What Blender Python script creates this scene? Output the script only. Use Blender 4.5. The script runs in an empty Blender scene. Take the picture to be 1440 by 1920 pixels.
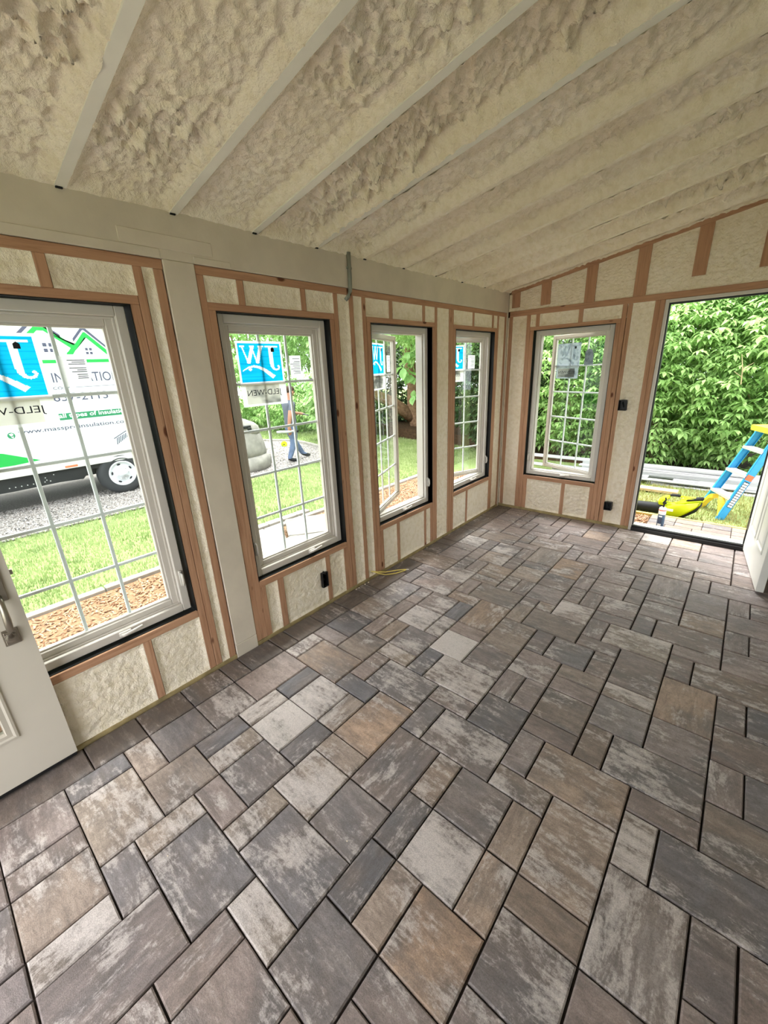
import bpy, bmesh, math, random
import numpy as np
from mathutils import Vector, Matrix

scene = bpy.context.scene
COL = scene.collection
R_ = math.radians

# ------------------------------------------------------------------ camera
cam_d = bpy.data.cameras.new('camera')
cam = bpy.data.objects.new('camera', cam_d)
COL.objects.link(cam)
yaw, pit, rol = -0.720181921, -0.336484398, -0.0429567309
fwd = Vector((math.sin(yaw)*math.cos(pit), math.cos(yaw)*math.cos(pit), math.sin(pit)))
rt0 = Vector((math.cos(yaw), -math.sin(yaw), 0)); up0 = rt0.cross(fwd)
rt = math.cos(rol)*rt0 + math.sin(rol)*up0
up = -math.sin(rol)*rt0 + math.cos(rol)*up0
m = Matrix((rt, up, -fwd)).transposed().to_4x4()
m.translation = Vector((0, 0, 1.64))
cam.matrix_world = m
cam_d.sensor_fit = 'HORIZONTAL'; cam_d.sensor_width = 36.0
cam_d.lens = 769.541/1440*36.0
cam_d.clip_start = 0.02; cam_d.clip_end = 300
scene.camera = cam

# ------------------------------------------------------------------ world, sun, exposure
w = bpy.data.worlds.new('overcast_sky'); scene.world = w; w.use_nodes = True
wn = w.node_tree.nodes; wl = w.node_tree.links
bg = wn['Background']
tc = wn.new('ShaderNodeTexCoord'); sp = wn.new('ShaderNodeSeparateXYZ')
rp = wn.new('ShaderNodeValToRGB')
wl.new(tc.outputs['Generated'], sp.inputs[0]); wl.new(sp.outputs['Z'], rp.inputs[0])
rp.color_ramp.elements[0].position = 0.0; rp.color_ramp.elements[0].color = (0.80, 0.84, 0.90, 1)
rp.color_ramp.elements[1].position = 1.0; rp.color_ramp.elements[1].color = (1.0, 1.0, 1.0, 1)
wl.new(rp.outputs[0], bg.inputs['Color']); bg.inputs['Strength'].default_value = 1.0
sun_d = bpy.data.lights.new('sun', 'SUN'); sun_d.energy = 1.4; sun_d.angle = R_(22); sun_d.color = (1, .98, .95)
sun = bpy.data.objects.new('sun', sun_d); COL.objects.link(sun)
sun.rotation_euler = Vector((0.30, -0.35, -0.9)).to_track_quat('-Z', 'Y').to_euler()
scene.view_settings.view_transform = 'Standard'
scene.view_settings.look = 'None'
scene.view_settings.gamma = 1.0
scene.view_settings.use_curve_mapping = False
scene.view_settings.exposure = 2.56
try:
    scene.cycles.max_bounces = 10; scene.cycles.diffuse_bounces = 6
    scene.cycles.transparent_max_bounces = 24; scene.cycles.use_denoising = True
except Exception:
    pass

# ------------------------------------------------------------------ materials
def lin(r, g, b):
    f = lambda c: (c/255/12.92) if c/255 <= 0.04045 else ((c/255+0.055)/1.055)**2.4
    return (f(r), f(g), f(b), 1)

def base_mat(name, rough=.6, spec=.3, metal=0.0):
    mt = bpy.data.materials.new(name); mt.use_nodes = True
    nt = mt.node_tree; b = nt.nodes['Principled BSDF']
    b.inputs['Roughness'].default_value = rough
    b.inputs['Specular IOR Level'].default_value = spec
    b.inputs['Metallic'].default_value = metal
    return mt, nt, b

def coords(nt, scale=(1, 1, 1), rand=True):
    t = nt.nodes.new('ShaderNodeTexCoord'); mp = nt.nodes.new('ShaderNodeMapping')
    mp.inputs['Scale'].default_value = scale
    if rand:
        oi = nt.nodes.new('ShaderNodeObjectInfo'); mu = nt.nodes.new('ShaderNodeMath'); mu.operation = 'MULTIPLY'
        mu.inputs[1].default_value = 53.0
        ad = nt.nodes.new('ShaderNodeVectorMath'); ad.operation = 'ADD'
        nt.links.new(oi.outputs['Random'], mu.inputs[0])
        nt.links.new(t.outputs['Object'], ad.inputs[0]); nt.links.new(mu.outputs[0], ad.inputs[1])
        nt.links.new(ad.outputs[0], mp.inputs[0])
    else:
        nt.links.new(t.outputs['Object'], mp.inputs[0])
    return mp.outputs[0]

def noise(nt, vec, scale=5, detail=4, rough=.55, dist=0.0):
    n = nt.nodes.new('ShaderNodeTexNoise')
    n.inputs['Scale'].default_value = scale; n.inputs['Detail'].default_value = detail
    n.inputs['Roughness'].default_value = rough; n.inputs['Distortion'].default_value = dist
    nt.links.new(vec, n.inputs['Vector'])
    return n.outputs['Fac']

def ramp(nt, fac, stops):
    r = nt.nodes.new('ShaderNodeValToRGB'); e = r.color_ramp.elements
    e[0].position, e[0].color = stops[0]; e[1].position, e[1].color = stops[-1]
    for p, c in stops[1:-1]:
        k = e.new(p); k.color = c
    nt.links.new(fac, r.inputs[0]); return r.outputs[0]

def mixc(nt, fac, a, b, mode='MIX'):
    x = nt.nodes.new('ShaderNodeMix'); x.data_type = 'RGBA'; x.blend_type = mode
    for s, v in ((x.inputs[0], fac), (x.inputs[6], a), (x.inputs[7], b)):
        if hasattr(v, 'is_linked'): nt.links.new(v, s)
        else: s.default_value = v
    return x.outputs[2]

def bump(nt, b, h, strength=.3, dist=.01):
    n = nt.nodes.new('ShaderNodeBump'); n.inputs['Strength'].default_value = strength
    n.inputs['Distance'].default_value = dist
    nt.links.new(h, n.inputs['Height']); nt.links.new(n.outputs[0], b.inputs['Normal'])

def plain(name, rgb, rough=.55, spec=.3, metal=0.0, var=.06, vs=6, bmp=0.0, bs=120, rand=True):
    mt, nt, b = base_mat(name, rough, spec, metal)
    c = lin(*rgb); v = coords(nt, rand=rand)
    n = noise(nt, v, vs, 3)
    lo = tuple(max(0, x*(1-var)) for x in c[:3])+(1,); hi = tuple(min(1, x*(1+var)) for x in c[:3])+(1,)
    nt.links.new(ramp(nt, n, [(.3, lo), (.7, hi)]), b.inputs['Base Color'])
    if bmp: bump(nt, b, noise(nt, v, bs, 3), bmp, .004)
    return mt

def wood_mat(name, axis, dark=(146, 106, 80), light=(196, 155, 124), knot=True):
    mt, nt, b = base_mat(name, .65, .2)
    s = [22, 22, 22]; s[axis] = 1.3
    v = coords(nt, tuple(s))
    g = noise(nt, v, 3.0, 5, .6, .6)
    col = ramp(nt, g, [(.25, lin(*dark)), (.5, lin(*[(a+2*c)//3 for a, c in zip(dark, light)])), (.78, lin(*light))])
    v2 = coords(nt, (1, 1, 1)); g2 = noise(nt, v2, 2.2, 2)
    col = mixc(nt, ramp(nt, g2, [(.35, (0, 0, 0, 1)), (.7, (.45, .45, .45, 1))]), col, lin(170, 125, 96), 'MIX')
    if knot:
        s3 = [9, 9, 9]; s3[axis] = 4.0
        vo = nt.nodes.new('ShaderNodeTexVoronoi'); vo.inputs['Scale'].default_value = 1.0
        nt.links.new(coords(nt, tuple(s3)), vo.inputs['Vector'])
        k = ramp(nt, vo.outputs['Distance'], [(.07, (1, 1, 1, 1)), (.13, (0, 0, 0, 1))])
        col = mixc(nt, k, col, lin(92, 52, 32))
    nt.links.new(col, b.inputs['Base Color'])
    bump(nt, b, g, .15, .003)
    return mt

MAT = {}
for i, a in enumerate('xyz'):
    MAT['wood_'+a] = wood_mat('fir_lumber_'+a, i)
    MAT['pale_wood_'+a] = wood_mat('weathered_board_'+a, i, (190, 160, 118), (226, 200, 160), False)

def foam_mat():
    mt, nt, b = base_mat('spray_foam', .75, .25)
    v = coords(nt, (1, 1, 1), False)
    n1 = noise(nt, v, 2.2, 3); n2 = noise(nt, v, 26, 4)
    c = ramp(nt, n1, [(.3, lin(246, 232, 208)), (.7, lin(251, 240, 222))])
    c = mixc(nt, ramp(nt, n2, [(.36, (.4, .4, .4, 1)), (.56, (0, 0, 0, 1))]), c, lin(226, 210, 174))
    nt.links.new(c, b.inputs['Base Color'])
    n3 = noise(nt, v, 62, 5, .62)
    bump(nt, b, n3, 1.0, .013)
    b.inputs['Subsurface Weight'].default_value = 0.0
    return mt
MAT['foam'] = foam_mat()

def math2(nt, op, a, b, c=None):
    n = nt.nodes.new('ShaderNodeMath'); n.operation = op
    for i, v in enumerate((a, b, c)):
        if v is None: continue
        if hasattr(v, 'is_linked'): nt.links.new(v, n.inputs[i])
        else: n.inputs[i].default_value = v
    return n.outputs[0]

def paver_mat():
    mt, nt, b = base_mat('blended_paver', .52, .45)
    oi = nt.nodes.new('ShaderNodeObjectInfo')
    v = coords(nt, (1.0, 1.0, 1.0)); vs = coords(nt, (4.0, 15.0, 5.0))
    big = noise(nt, v, 6.5, 3, .5); st = noise(nt, vs, 1.9, 9, .76, .4); fine = noise(nt, v, 260, 3, .7)
    mid = noise(nt, v, 48, 8, .75); low = noise(nt, coords(nt, (3.2, 7.0, 4.0)), 1.0, 4, .55, .4)
    base = oi.outputs['Color']
    c = mixc(nt, ramp(nt, big, [(.42, (0, 0, 0, 1)), (.66, (.55, .55, .55, 1))]), base, lin(138, 122, 112))
    c = mixc(nt, ramp(nt, low, [(.47, (0, 0, 0, 1)), (.66, (.62, .62, .62, 1))]), c, lin(110, 108, 110))
    c = mixc(nt, ramp(nt, st, [(.34, (.55, .55, .55, 1)), (.56, (0, 0, 0, 1))]), c, lin(82, 75, 72))
    c = mixc(nt, ramp(nt, mid, [(.34, (.40, .40, .40, 1)), (.52, (0, 0, 0, 1))]), c, lin(88, 80, 76))
    c = mixc(nt, ramp(nt, st, [(.52, (0, 0, 0, 1)), (.72, (.35, .35, .35, 1))]), c, lin(176, 166, 156))
    # lime bloom, as much as the object's alpha says
    k = math2(nt, 'MULTIPLY_ADD', big, .45, math2(nt, 'MULTIPLY_ADD', low, .50, math2(nt, 'MULTIPLY_ADD', mid, .48, math2(nt, 'MULTIPLY', st, .75))))
    k = math2(nt, 'MULTIPLY_ADD', oi.outputs['Alpha'], .42, k)
    wm = ramp(nt, math2(nt, 'SUBTRACT', k, .62), [(.64, (0, 0, 0, 1)), (.73, (.5, .5, .5, 1)), (.86, (.86, .86, .86, 1))])
    c = mixc(nt, wm, c, lin(212, 201, 196))
    c = mixc(nt, ramp(nt, fine, [(.38, (.30, .30, .30, 1)), (.60, (0, 0, 0, 1))]), c, lin(70, 64, 60), 'MIX')
    nt.links.new(c, b.inputs['Base Color'])
    bump(nt, b, math2(nt, 'ADD', math2(nt, 'ADD', fine, mid), st), .4, .004)
    return mt
MAT['paver'] = paver_mat()

def obj_col_mat(name, rough=.7, var=.25, sc=8, bmp=.2):
    mt, nt, b = base_mat(name, rough, .25)
    oi = nt.nodes.new('ShaderNodeObjectInfo'); v = coords(nt)
    n = noise(nt, v, sc, 5)
    c = mixc(nt, ramp(nt, n, [(.3, (var, var, var, 1)), (.7, (0, 0, 0, 1))]), oi.outputs['Color'], lin(70, 62, 55), 'MIX')
    nt.links.new(c, b.inputs['Base Color'])
    if bmp: bump(nt, b, noise(nt, v, sc*12, 4), bmp, .004)
    return mt
MAT['tinted'] = obj_col_mat('tinted_surface', .7, .12, 5, .15)

def glass_mat(name, tint=(1, 1, 1, 1), refl=.09):
    mt = bpy.data.materials.new(name); mt.use_nodes = True; nt = mt.node_tree
    for n in list(nt.nodes): nt.nodes.remove(n)
    o = nt.nodes.new('ShaderNodeOutputMaterial'); t = nt.nodes.new('ShaderNodeBsdfTransparent')
    g = nt.nodes.new('ShaderNodeBsdfGlossy'); g.inputs['Roughness'].default_value = .02
    f = nt.nodes.new('ShaderNodeLayerWeight'); pw = nt.nodes.new('ShaderNodeMath'); pw.operation = 'POWER'; pw.inputs[1].default_value = 5.0
    ma = nt.nodes.new('ShaderNodeMath'); ma.operation = 'MULTIPLY_ADD'; ma.inputs[1].default_value = .55; ma.inputs[2].default_value = .03
    nt.links.new(f.outputs['Facing'], pw.inputs[0]); nt.links.new(pw.outputs[0], ma.inputs[0])
    mx = nt.nodes.new('ShaderNodeMixShader'); t.inputs['Color'].default_value = tint
    nt.links.new(ma.outputs[0], mx.inputs[0]); nt.links.new(t.outputs[0], mx.inputs[1]); nt.links.new(g.outputs[0], mx.inputs[2])
    nt.links.new(mx.outputs[0], o.inputs['Surface'])
    return mt
MAT['glass'] = glass_mat('window_glass', (.95, .98, .97, 1))

def film_mat(name, rgb, trans=.5, lines=0.0, lrgb=(40, 40, 50), ls=(1, 1, 60)):
    """thin printed sheet, lets daylight through"""
    mt = bpy.data.materials.new(name); mt.use_nodes = True; nt = mt.node_tree
    for n in list(nt.nodes): nt.nodes.remove(n)
    o = nt.nodes.new('ShaderNodeOutputMaterial'); d = nt.nodes.new('ShaderNodeBsdfDiffuse')
    t = nt.nodes.new('ShaderNodeBsdfTranslucent'); mx = nt.nodes.new('ShaderNodeMixShader'); mx.inputs[0].default_value = trans
    v = coords(nt, ls); n = noise(nt, v, 3.0, 3)
    c = lin(*rgb)
    if lines: c = mixc(nt, ramp(nt, n, [(.52, (0, 0, 0, 1)), (.6, (lines, lines, lines, 1))]), c, lin(*lrgb))
    else: c = ramp(nt, n, [(.3, tuple(x*.93 for x in c[:3])+(1,)), (.7, c)])
    nt.links.new(c, d.inputs[0]); nt.links.new(c, t.inputs[0])
    nt.links.new(d.outputs[0], mx.inputs[1]); nt.links.new(t.outputs[0], mx.inputs[2]); nt.links.new(mx.outputs[0], o.inputs[0])
    return mt

def leaf_mat(name, c1, c2, c3, trans=.35, sc=9):
    mt = bpy.data.materials.new(name); mt.use_nodes = True; nt = mt.node_tree
    for n in list(nt.nodes): nt.nodes.remove(n)
    o = nt.nodes.new('ShaderNodeOutputMaterial'); d = nt.nodes.new('ShaderNodeBsdfPrincipled')
    d.inputs['Roughness'].default_value = .45; d.inputs['Specular IOR Level'].default_value = .25
    t = nt.nodes.new('ShaderNodeBsdfTranslucent'); mx = nt.nodes.new('ShaderNodeMixShader'); mx.inputs[0].default_value = trans
    v = coords(nt, (1, 1, 1), True); n = noise(nt, v, sc, 2, .6); n2 = noise(nt, v, 1.1, 2, .6)
    c = ramp(nt, n, [(.28, lin(*c1)), (.5, lin(*c2)), (.74, lin(*c3))])
    c = mixc(nt, ramp(nt, n2, [(.4, (0, 0, 0, 1)), (.7, (.5, .5, .5, 1))]), c, lin(*c3))
    nt.links.new(c, d.inputs['Base Color']); nt.links.new(c, t.inputs[0])
    nt.links.new(d.outputs[0], mx.inputs[1]); nt.links.new(t.outputs[0], mx.inputs[2]); nt.links.new(mx.outputs[0], o.inputs[0])
    return mt
MAT['leaf'] = leaf_mat('leaf_fresh', (96, 134, 68), (148, 188, 108), (198, 226, 154))
MAT['leaf_dark'] = leaf_mat('leaf_dark', (34, 50, 30), (60, 84, 48), (92, 118, 70), .2)
MAT['leaf_pale'] = leaf_mat('leaf_pale', (116, 154, 88), (158, 194, 122), (200, 222, 160))
MAT['leaf_big'] = leaf_mat('leaf_big', (128, 178, 104), (158, 204, 128), (186, 222, 150), .4, 5)
MAT['grass'] = leaf_mat('grass_blades', (114, 134, 80), (144, 162, 102), (174, 186, 134), .3, 3)
MAT['grass_dry'] = leaf_mat('grass_dry', (112, 128, 66), (160, 158, 98), (190, 178, 124), .25, 3)

def ground_mat(name, c1, c2, c3, sc=14, bmp=.6):
    mt, nt, b = base_mat(name, .9, .1)
    v = coords(nt, (1, 1, 1), False); n = noise(nt, v, sc, 6, .7); n2 = noise(nt, v, 1.2, 2)
    c = ramp(nt, n, [(.3, lin(*c1)), (.5, lin(*c2)), (.7, lin(*c3))])
    c = mixc(nt, ramp(nt, n2, [(.4, (0, 0, 0, 1)), (.65, (.45, .45, .45, 1))]), c, lin(*c2))
    nt.links.new(c, b.inputs['Base Color']); bump(nt, b, n, bmp, .02)
    return mt
MAT['turf'] = ground_mat('turf_soil', (104, 122, 74), (132, 148, 92), (156, 166, 114), 22)
MAT['gravel_bed'] = ground_mat('gravel_bed', (84, 78, 74), (126, 120, 115), (160, 154, 148), 40)
MAT['mulch_bed'] = ground_mat('mulch_soil', (92, 68, 50), (136, 106, 80), (164, 136, 108), 40)
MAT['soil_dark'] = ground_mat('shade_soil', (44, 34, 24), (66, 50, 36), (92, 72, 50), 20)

MAT['vinyl'] = plain('white_vinyl', (203, 196, 187), .42, .4, var=.02)
MAT['painted_beam'] = plain('whitewashed_timber', (208, 197, 180), .7, .2, var=.07, vs=5, bmp=.12, bs=60)
MAT['stained_plate'] = plain('stained_plate', (158, 140, 100), .85, .1, var=.3, vs=14)
MAT['muntin_lit'] = plain('muntin_lit', (238, 238, 238), .4, .4, var=.01)  # same white vinyl, lightened to paint in outside daylight on the bars
MAT['painted_rafter'] = plain('whitewashed_rafter', (226, 221, 208), .7, .2, var=.06, vs=5, bmp=.1, bs=60)
MAT['painted_door'] = plain('door_paint', (232, 231, 224), .4, .35, var=.02)
MAT['cream_door'] = plain('door_paint_cream', (190, 182, 169), .5, .3, var=.02)
MAT['membrane'] = plain('black_membrane', (14, 14, 14), .5, .3, var=.3)
MAT['black_plastic'] = plain('black_plastic', (20, 20, 21), .45, .4, var=.2)
MAT['nickel'] = plain('brushed_nickel', (150, 142, 130), .34, .5, .9, var=.12, vs=12)
MAT['zinc'] = plain('grey_conduit', (140, 143, 132), .5, .4, .3, var=.15)
MAT['yellow_cable'] = plain('yellow_cable', (226, 206, 112), .5, .3)
MAT['sand'] = plain('joint_sand', (44, 38, 34), .95, .05, var=.3, vs=40)
MAT['sheathing'] = plain('sheathing_board', (120, 104, 78), .85, .1, var=.15, vs=9)
MAT['siding'] = plain('white_siding', (222, 222, 218), .6, .3, var=.03)
MAT['concrete'] = plain('pale_concrete', (156, 150, 142), .9, .1, var=.12, vs=9, bmp=.4, bs=60)
MAT['stone'] = plain('pale_stone', (136, 132, 125), .9, .15, var=.25, vs=5, bmp=.7, bs=22)
MAT['white_paint'] = plain('truck_white', (204, 208, 212), .35, .4, var=.015)
MAT['white_trim'] = plain('white_trim_board', (182, 182, 182), .5, .3, var=.03)
MAT['aluminium'] = plain('aluminium', (206, 206, 204), .4, .5, .25, var=.05)
MAT['rubber'] = plain('tyre_rubber', (52, 54, 56), .8, .2, var=.18, vs=12, bmp=.2)
MAT['chassis'] = plain('chassis_black', (30, 32, 33), .7, .25, var=.35, vs=9)
MAT['print_grey'] = plain('print_slate', (70, 72, 92), .5, .3, var=.02)
MAT['print_green'] = plain('print_green', (22, 156, 66), .5, .3, var=.02)
MAT['print_band'] = plain('print_sea_green', (34, 120, 80), .5, .3, var=.02)
MAT['print_white'] = plain('print_white', (244, 246, 246), .5, .3, var=.01)
MAT['print_black'] = plain('print_black', (34, 36, 42), .6, .2, var=.05)
MAT['ladder_blue'] = plain('ladder_blue', (48, 150, 206), .45, .35, var=.08, vs=20)
MAT['ladder_yellow'] = plain('ladder_yellow', (240, 204, 66), .5, .35, var=.05)
MAT['blower_lime'] = plain('lime_plastic', (206, 222, 24), .4, .4, var=.04)
MAT['orange'] = plain('orange_label', (226, 110, 74), .5, .3)
MAT['bark'] = plain('tree_bark', (126, 100, 78), .95, .1, var=.35, vs=14, bmp=1.0, bs=30)
MAT['twig'] = plain('grey_twig', (176, 158, 124), .9, .1, var=.2, vs=14)
MAT['skin'] = plain('skin_tone', (158, 112, 90), .55, .3, var=.06)
MAT['shirt'] = plain('grey_tshirt', (92, 96, 106), .9, .1, var=.12, vs=10)
MAT['jeans'] = plain('blue_denim', (96, 110, 136), .9, .1, var=.2, vs=12)
MAT['shoe'] = plain('black_shoe', (36, 38, 40), .6, .3)
MAT['hair'] = plain('brown_hair', (64, 48, 38), .8, .2, var=.3, vs=40)
MAT['can_blue'] = plain('can_blue', (70, 92, 116), .4, .4, var=.2, vs=24)
MAT['edging_yellow'] = plain('yellow_edging', (222, 196, 116), .8, .2, var=.15)
MAT['sticker_blue'] = film_mat('sticker_blue', (20, 176, 226), .72, .35, (0, 110, 170), (1, 3, 40))
MAT['sticker_white'] = film_mat('sticker_white', (240, 240, 240), .7)
MAT['sticker_paper'] = film_mat('sticker_paper', (226, 226, 224), .55, .6, (120, 120, 124), (1, 2, 30))
MAT['sticker_wood'] = film_mat('sticker_drawing', (226, 224, 214), .7, .7, (70, 74, 76), (1, 26, 2))
MAT['sticker_faint'] = film_mat('sticker_faint', (168, 178, 186), .35, .5, (110, 122, 132), (6, 6, 6))

# ------------------------------------------------------------------ mesh helpers
def link(o, parent=None):
    COL.objects.link(o)
    if parent is not None: o.parent = parent
    return o

def obj(name, bm, mat, parent=None, smooth=False, loc=None):
    me = bpy.data.meshes.new(name)
    if isinstance(bm, bmesh.types.BMesh):
        bmesh.ops.recalc_face_normals(bm, faces=bm.faces)
        bm.to_mesh(me); bm.free()
    else:
        v, f = bm; me.from_pydata(v, [], f); me.update()
    for mm in (mat if isinstance(mat, (list, tuple)) else [mat]):
        me.materials.append(MAT[mm] if isinstance(mm, str) else mm)
    if smooth:
        me.polygons.foreach_set('use_smooth', [True]*len(me.polygons))
    o = bpy.data.objects.new(name, me); link(o, parent)
    if loc is not None: o.location = loc
    return o

def empty(name, loc=(0, 0, 0), rz=0.0, parent=None):
    o = bpy.data.objects.new(name, None); o.empty_display_size = .1
    link(o, parent); o.location = loc; o.rotation_euler = (0, 0, rz); return o

def tag(o, label=None, cat=None, group=None, kind=None):
    for k, v in (('label', label), ('category', cat), ('group', group), ('kind', kind)):
        if v: o[k] = v
    return o

def box(bm, x0, x1, y0, y1, z0, z1, bev=0.0):
    r = bmesh.ops.create_cube(bm, size=1.0)
    for v in r['verts']:
        v.co = Vector(((x0+x1)/2+v.co.x*(x1-x0), (y0+y1)/2+v.co.y*(y1-y0), (z0+z1)/2+v.co.z*(z1-z0)))
    if bev:
        es = list({e for v in r['verts'] for e in v.link_edges})
        bmesh.ops.bevel(bm, geom=es, offset=bev, segments=1, affect='EDGES')
    return bm

def nbox(x0, x1, y0, y1, z0, z1, bev=0.0):
    return box(bmesh.new(), x0, x1, y0, y1, z0, z1, bev)

def cbox(name, mat, parent, x0, x1, y0, y1, z0, z1, bev=.0015):
    """box with its origin at its own centre"""
    c = ((x0+x1)/2, (y0+y1)/2, (z0+z1)/2)
    return obj(name, nbox(x0-c[0], x1-c[0], y0-c[1], y1-c[1], z0-c[2], z1-c[2], bev), mat, parent, loc=c)

def ring(bm, x0, x1, z0, z1, wd, y0, y1, bev=.0, bot=None, top=None):
    """rectangular frame in local XZ, between y0 and y1"""
    b_ = bot if bot is not None else wd; t_ = top if top is not None else wd
    box(bm, x0, x0+wd, y0, y1, z0, z1, bev); box(bm, x1-wd, x1, y0, y1, z0, z1, bev)
    box(bm, x0+wd, x1-wd, y0, y1, z0, z0+b_, bev); box(bm, x0+wd, x1-wd, y0, y1, z1-t_, z1, bev)
    return bm

def prism(bm, pts, axis, a, b):
    """polygon pts in the other two axes, extruded along axis from a to b"""
    def P(p, t):
        return {'x': (t, p[0], p[1]), 'y': (p[0], t, p[1]), 'z': (p[0], p[1], t)}[axis]
    va = [bm.verts.new(P(p, a)) for p in pts]; vb = [bm.verts.new(P(p, b)) for p in pts]
    n = len(pts)
    bm.faces.new(va); bm.faces.new(vb[::-1])
    for i in range(n): bm.faces.new((va[i], va[(i+1) % n], vb[(i+1) % n], vb[i]))
    return bm

def tube(bm, pts, r, seg=8, cap=True):
    pts = [Vector(p) for p in pts]; n = len(pts); rings = []
    rs = r if isinstance(r, (list, tuple)) else [r]*n
    for i, p in enumerate(pts):
        d = (pts[min(i+1, n-1)]-pts[max(i-1, 0)]).normalized()
        a = Vector((0, 0, 1)) if abs(d.z) < .9 else Vector((1, 0, 0))
        u = d.cross(a).normalized(); v = d.cross(u)
        rings.append([bm.verts.new(p+rs[i]*(math.cos(t)*u+math.sin(t)*v)) for t in [2*math.pi*k/seg for k in range(seg)]])
    for i in range(n-1):
        for k in range(seg):
            bm.faces.new((rings[i][k], rings[i][(k+1) % seg], rings[i+1][(k+1) % seg], rings[i+1][k]))
    if cap:
        bm.faces.new(rings[0]); bm.faces.new(rings[-1][::-1])
    return bm

def lathe(bm, prof, seg=24, axis='z', c=(0, 0, 0), cap=True):
    rings = []
    for r, h in prof:
        rg = []
        for k in range(seg):
            t = 2*math.pi*k/seg; a, b = r*math.cos(t), r*math.sin(t)
            p = {'z': (a, b, h), 'x': (h, a, b), 'y': (a, h, b)}[axis]
            rg.append(bm.verts.new((p[0]+c[0], p[1]+c[1], p[2]+c[2])))
        rings.append(rg)
    for i in range(len(prof)-1):
        for k in range(seg):
            bm.faces.new((rings[i][k], rings[i][(k+1) % seg], rings[i+1][(k+1) % seg], rings[i+1][k]))
    if cap: bm.faces.new(rings[0]); bm.faces.new(rings[-1][::-1])
    return bm

def text_mesh(body, width, height, bold=0.0, shear=0.0):
    """flat letters fitted to width x height, lower left corner at the origin"""
    cu = bpy.data.curves.new('letters', 'FONT'); cu.body = body; cu.size = 1.0; cu.offset = bold
    cu.resolution_u = 3; cu.shear = shear
    o = bpy.data.objects.new('letters', cu); COL.objects.link(o)
    dg = bpy.context.evaluated_depsgraph_get(); me = bpy.data.meshes.new_from_object(o.evaluated_get(dg))
    bpy.data.objects.remove(o); bpy.data.curves.remove(cu)
    co = np.array([v.co[:] for v in me.vertices]); lo, hi = co.min(0), co.max(0)
    co = (co-lo)/np.maximum(hi-lo, 1e-6)*np.array([width, height, 0])
    f = [tuple(p.vertices) for p in me.polygons]
    bpy.data.meshes.remove(me)
    return co, f

# ------------------------------------------------------------------ numpy noise
_rs = np.random.RandomState(11); _T = _rs.rand(256, 256, 2)
def vnoise(x, y, ch=0):
    xi = np.floor(x).astype(int); yi = np.floor(y).astype(int); fx = x-xi; fy = y-yi
    fx = fx*fx*(3-2*fx); fy = fy*fy*(3-2*fy)
    g = lambda a, b: _T[a & 255, b & 255, ch]
    return (g(xi, yi)*(1-fx)+g(xi+1, yi)*fx)*(1-fy)+(g(xi, yi+1)*(1-fx)+g(xi+1, yi+1)*fx)*fy
def fbm(x, y, o=4):
    s = 0; a = .5
    for k in range(o):
        s = s+a*vnoise(x*2**k+17*k, y*2**k+9*k, k % 2); a *= .5
    return s
def worley(x, y):
    xi = np.floor(x).astype(int); yi = np.floor(y).astype(int); best = np.full(x.shape, 9.0)
    for dx in (-1, 0, 1):
        for dy in (-1, 0, 1):
            a, b = xi+dx, yi+dy
            px = a+_T[a & 255, b & 255, 0]; py = b+_T[a & 255, b & 255, 1]
            best = np.minimum(best, (px-x)**2+(py-y)**2)
    return np.sqrt(best)
def smooth(a, b, x):
    t = np.clip((x-a)/(b-a), 0, 1); return t*t*(3-2*t)

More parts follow.
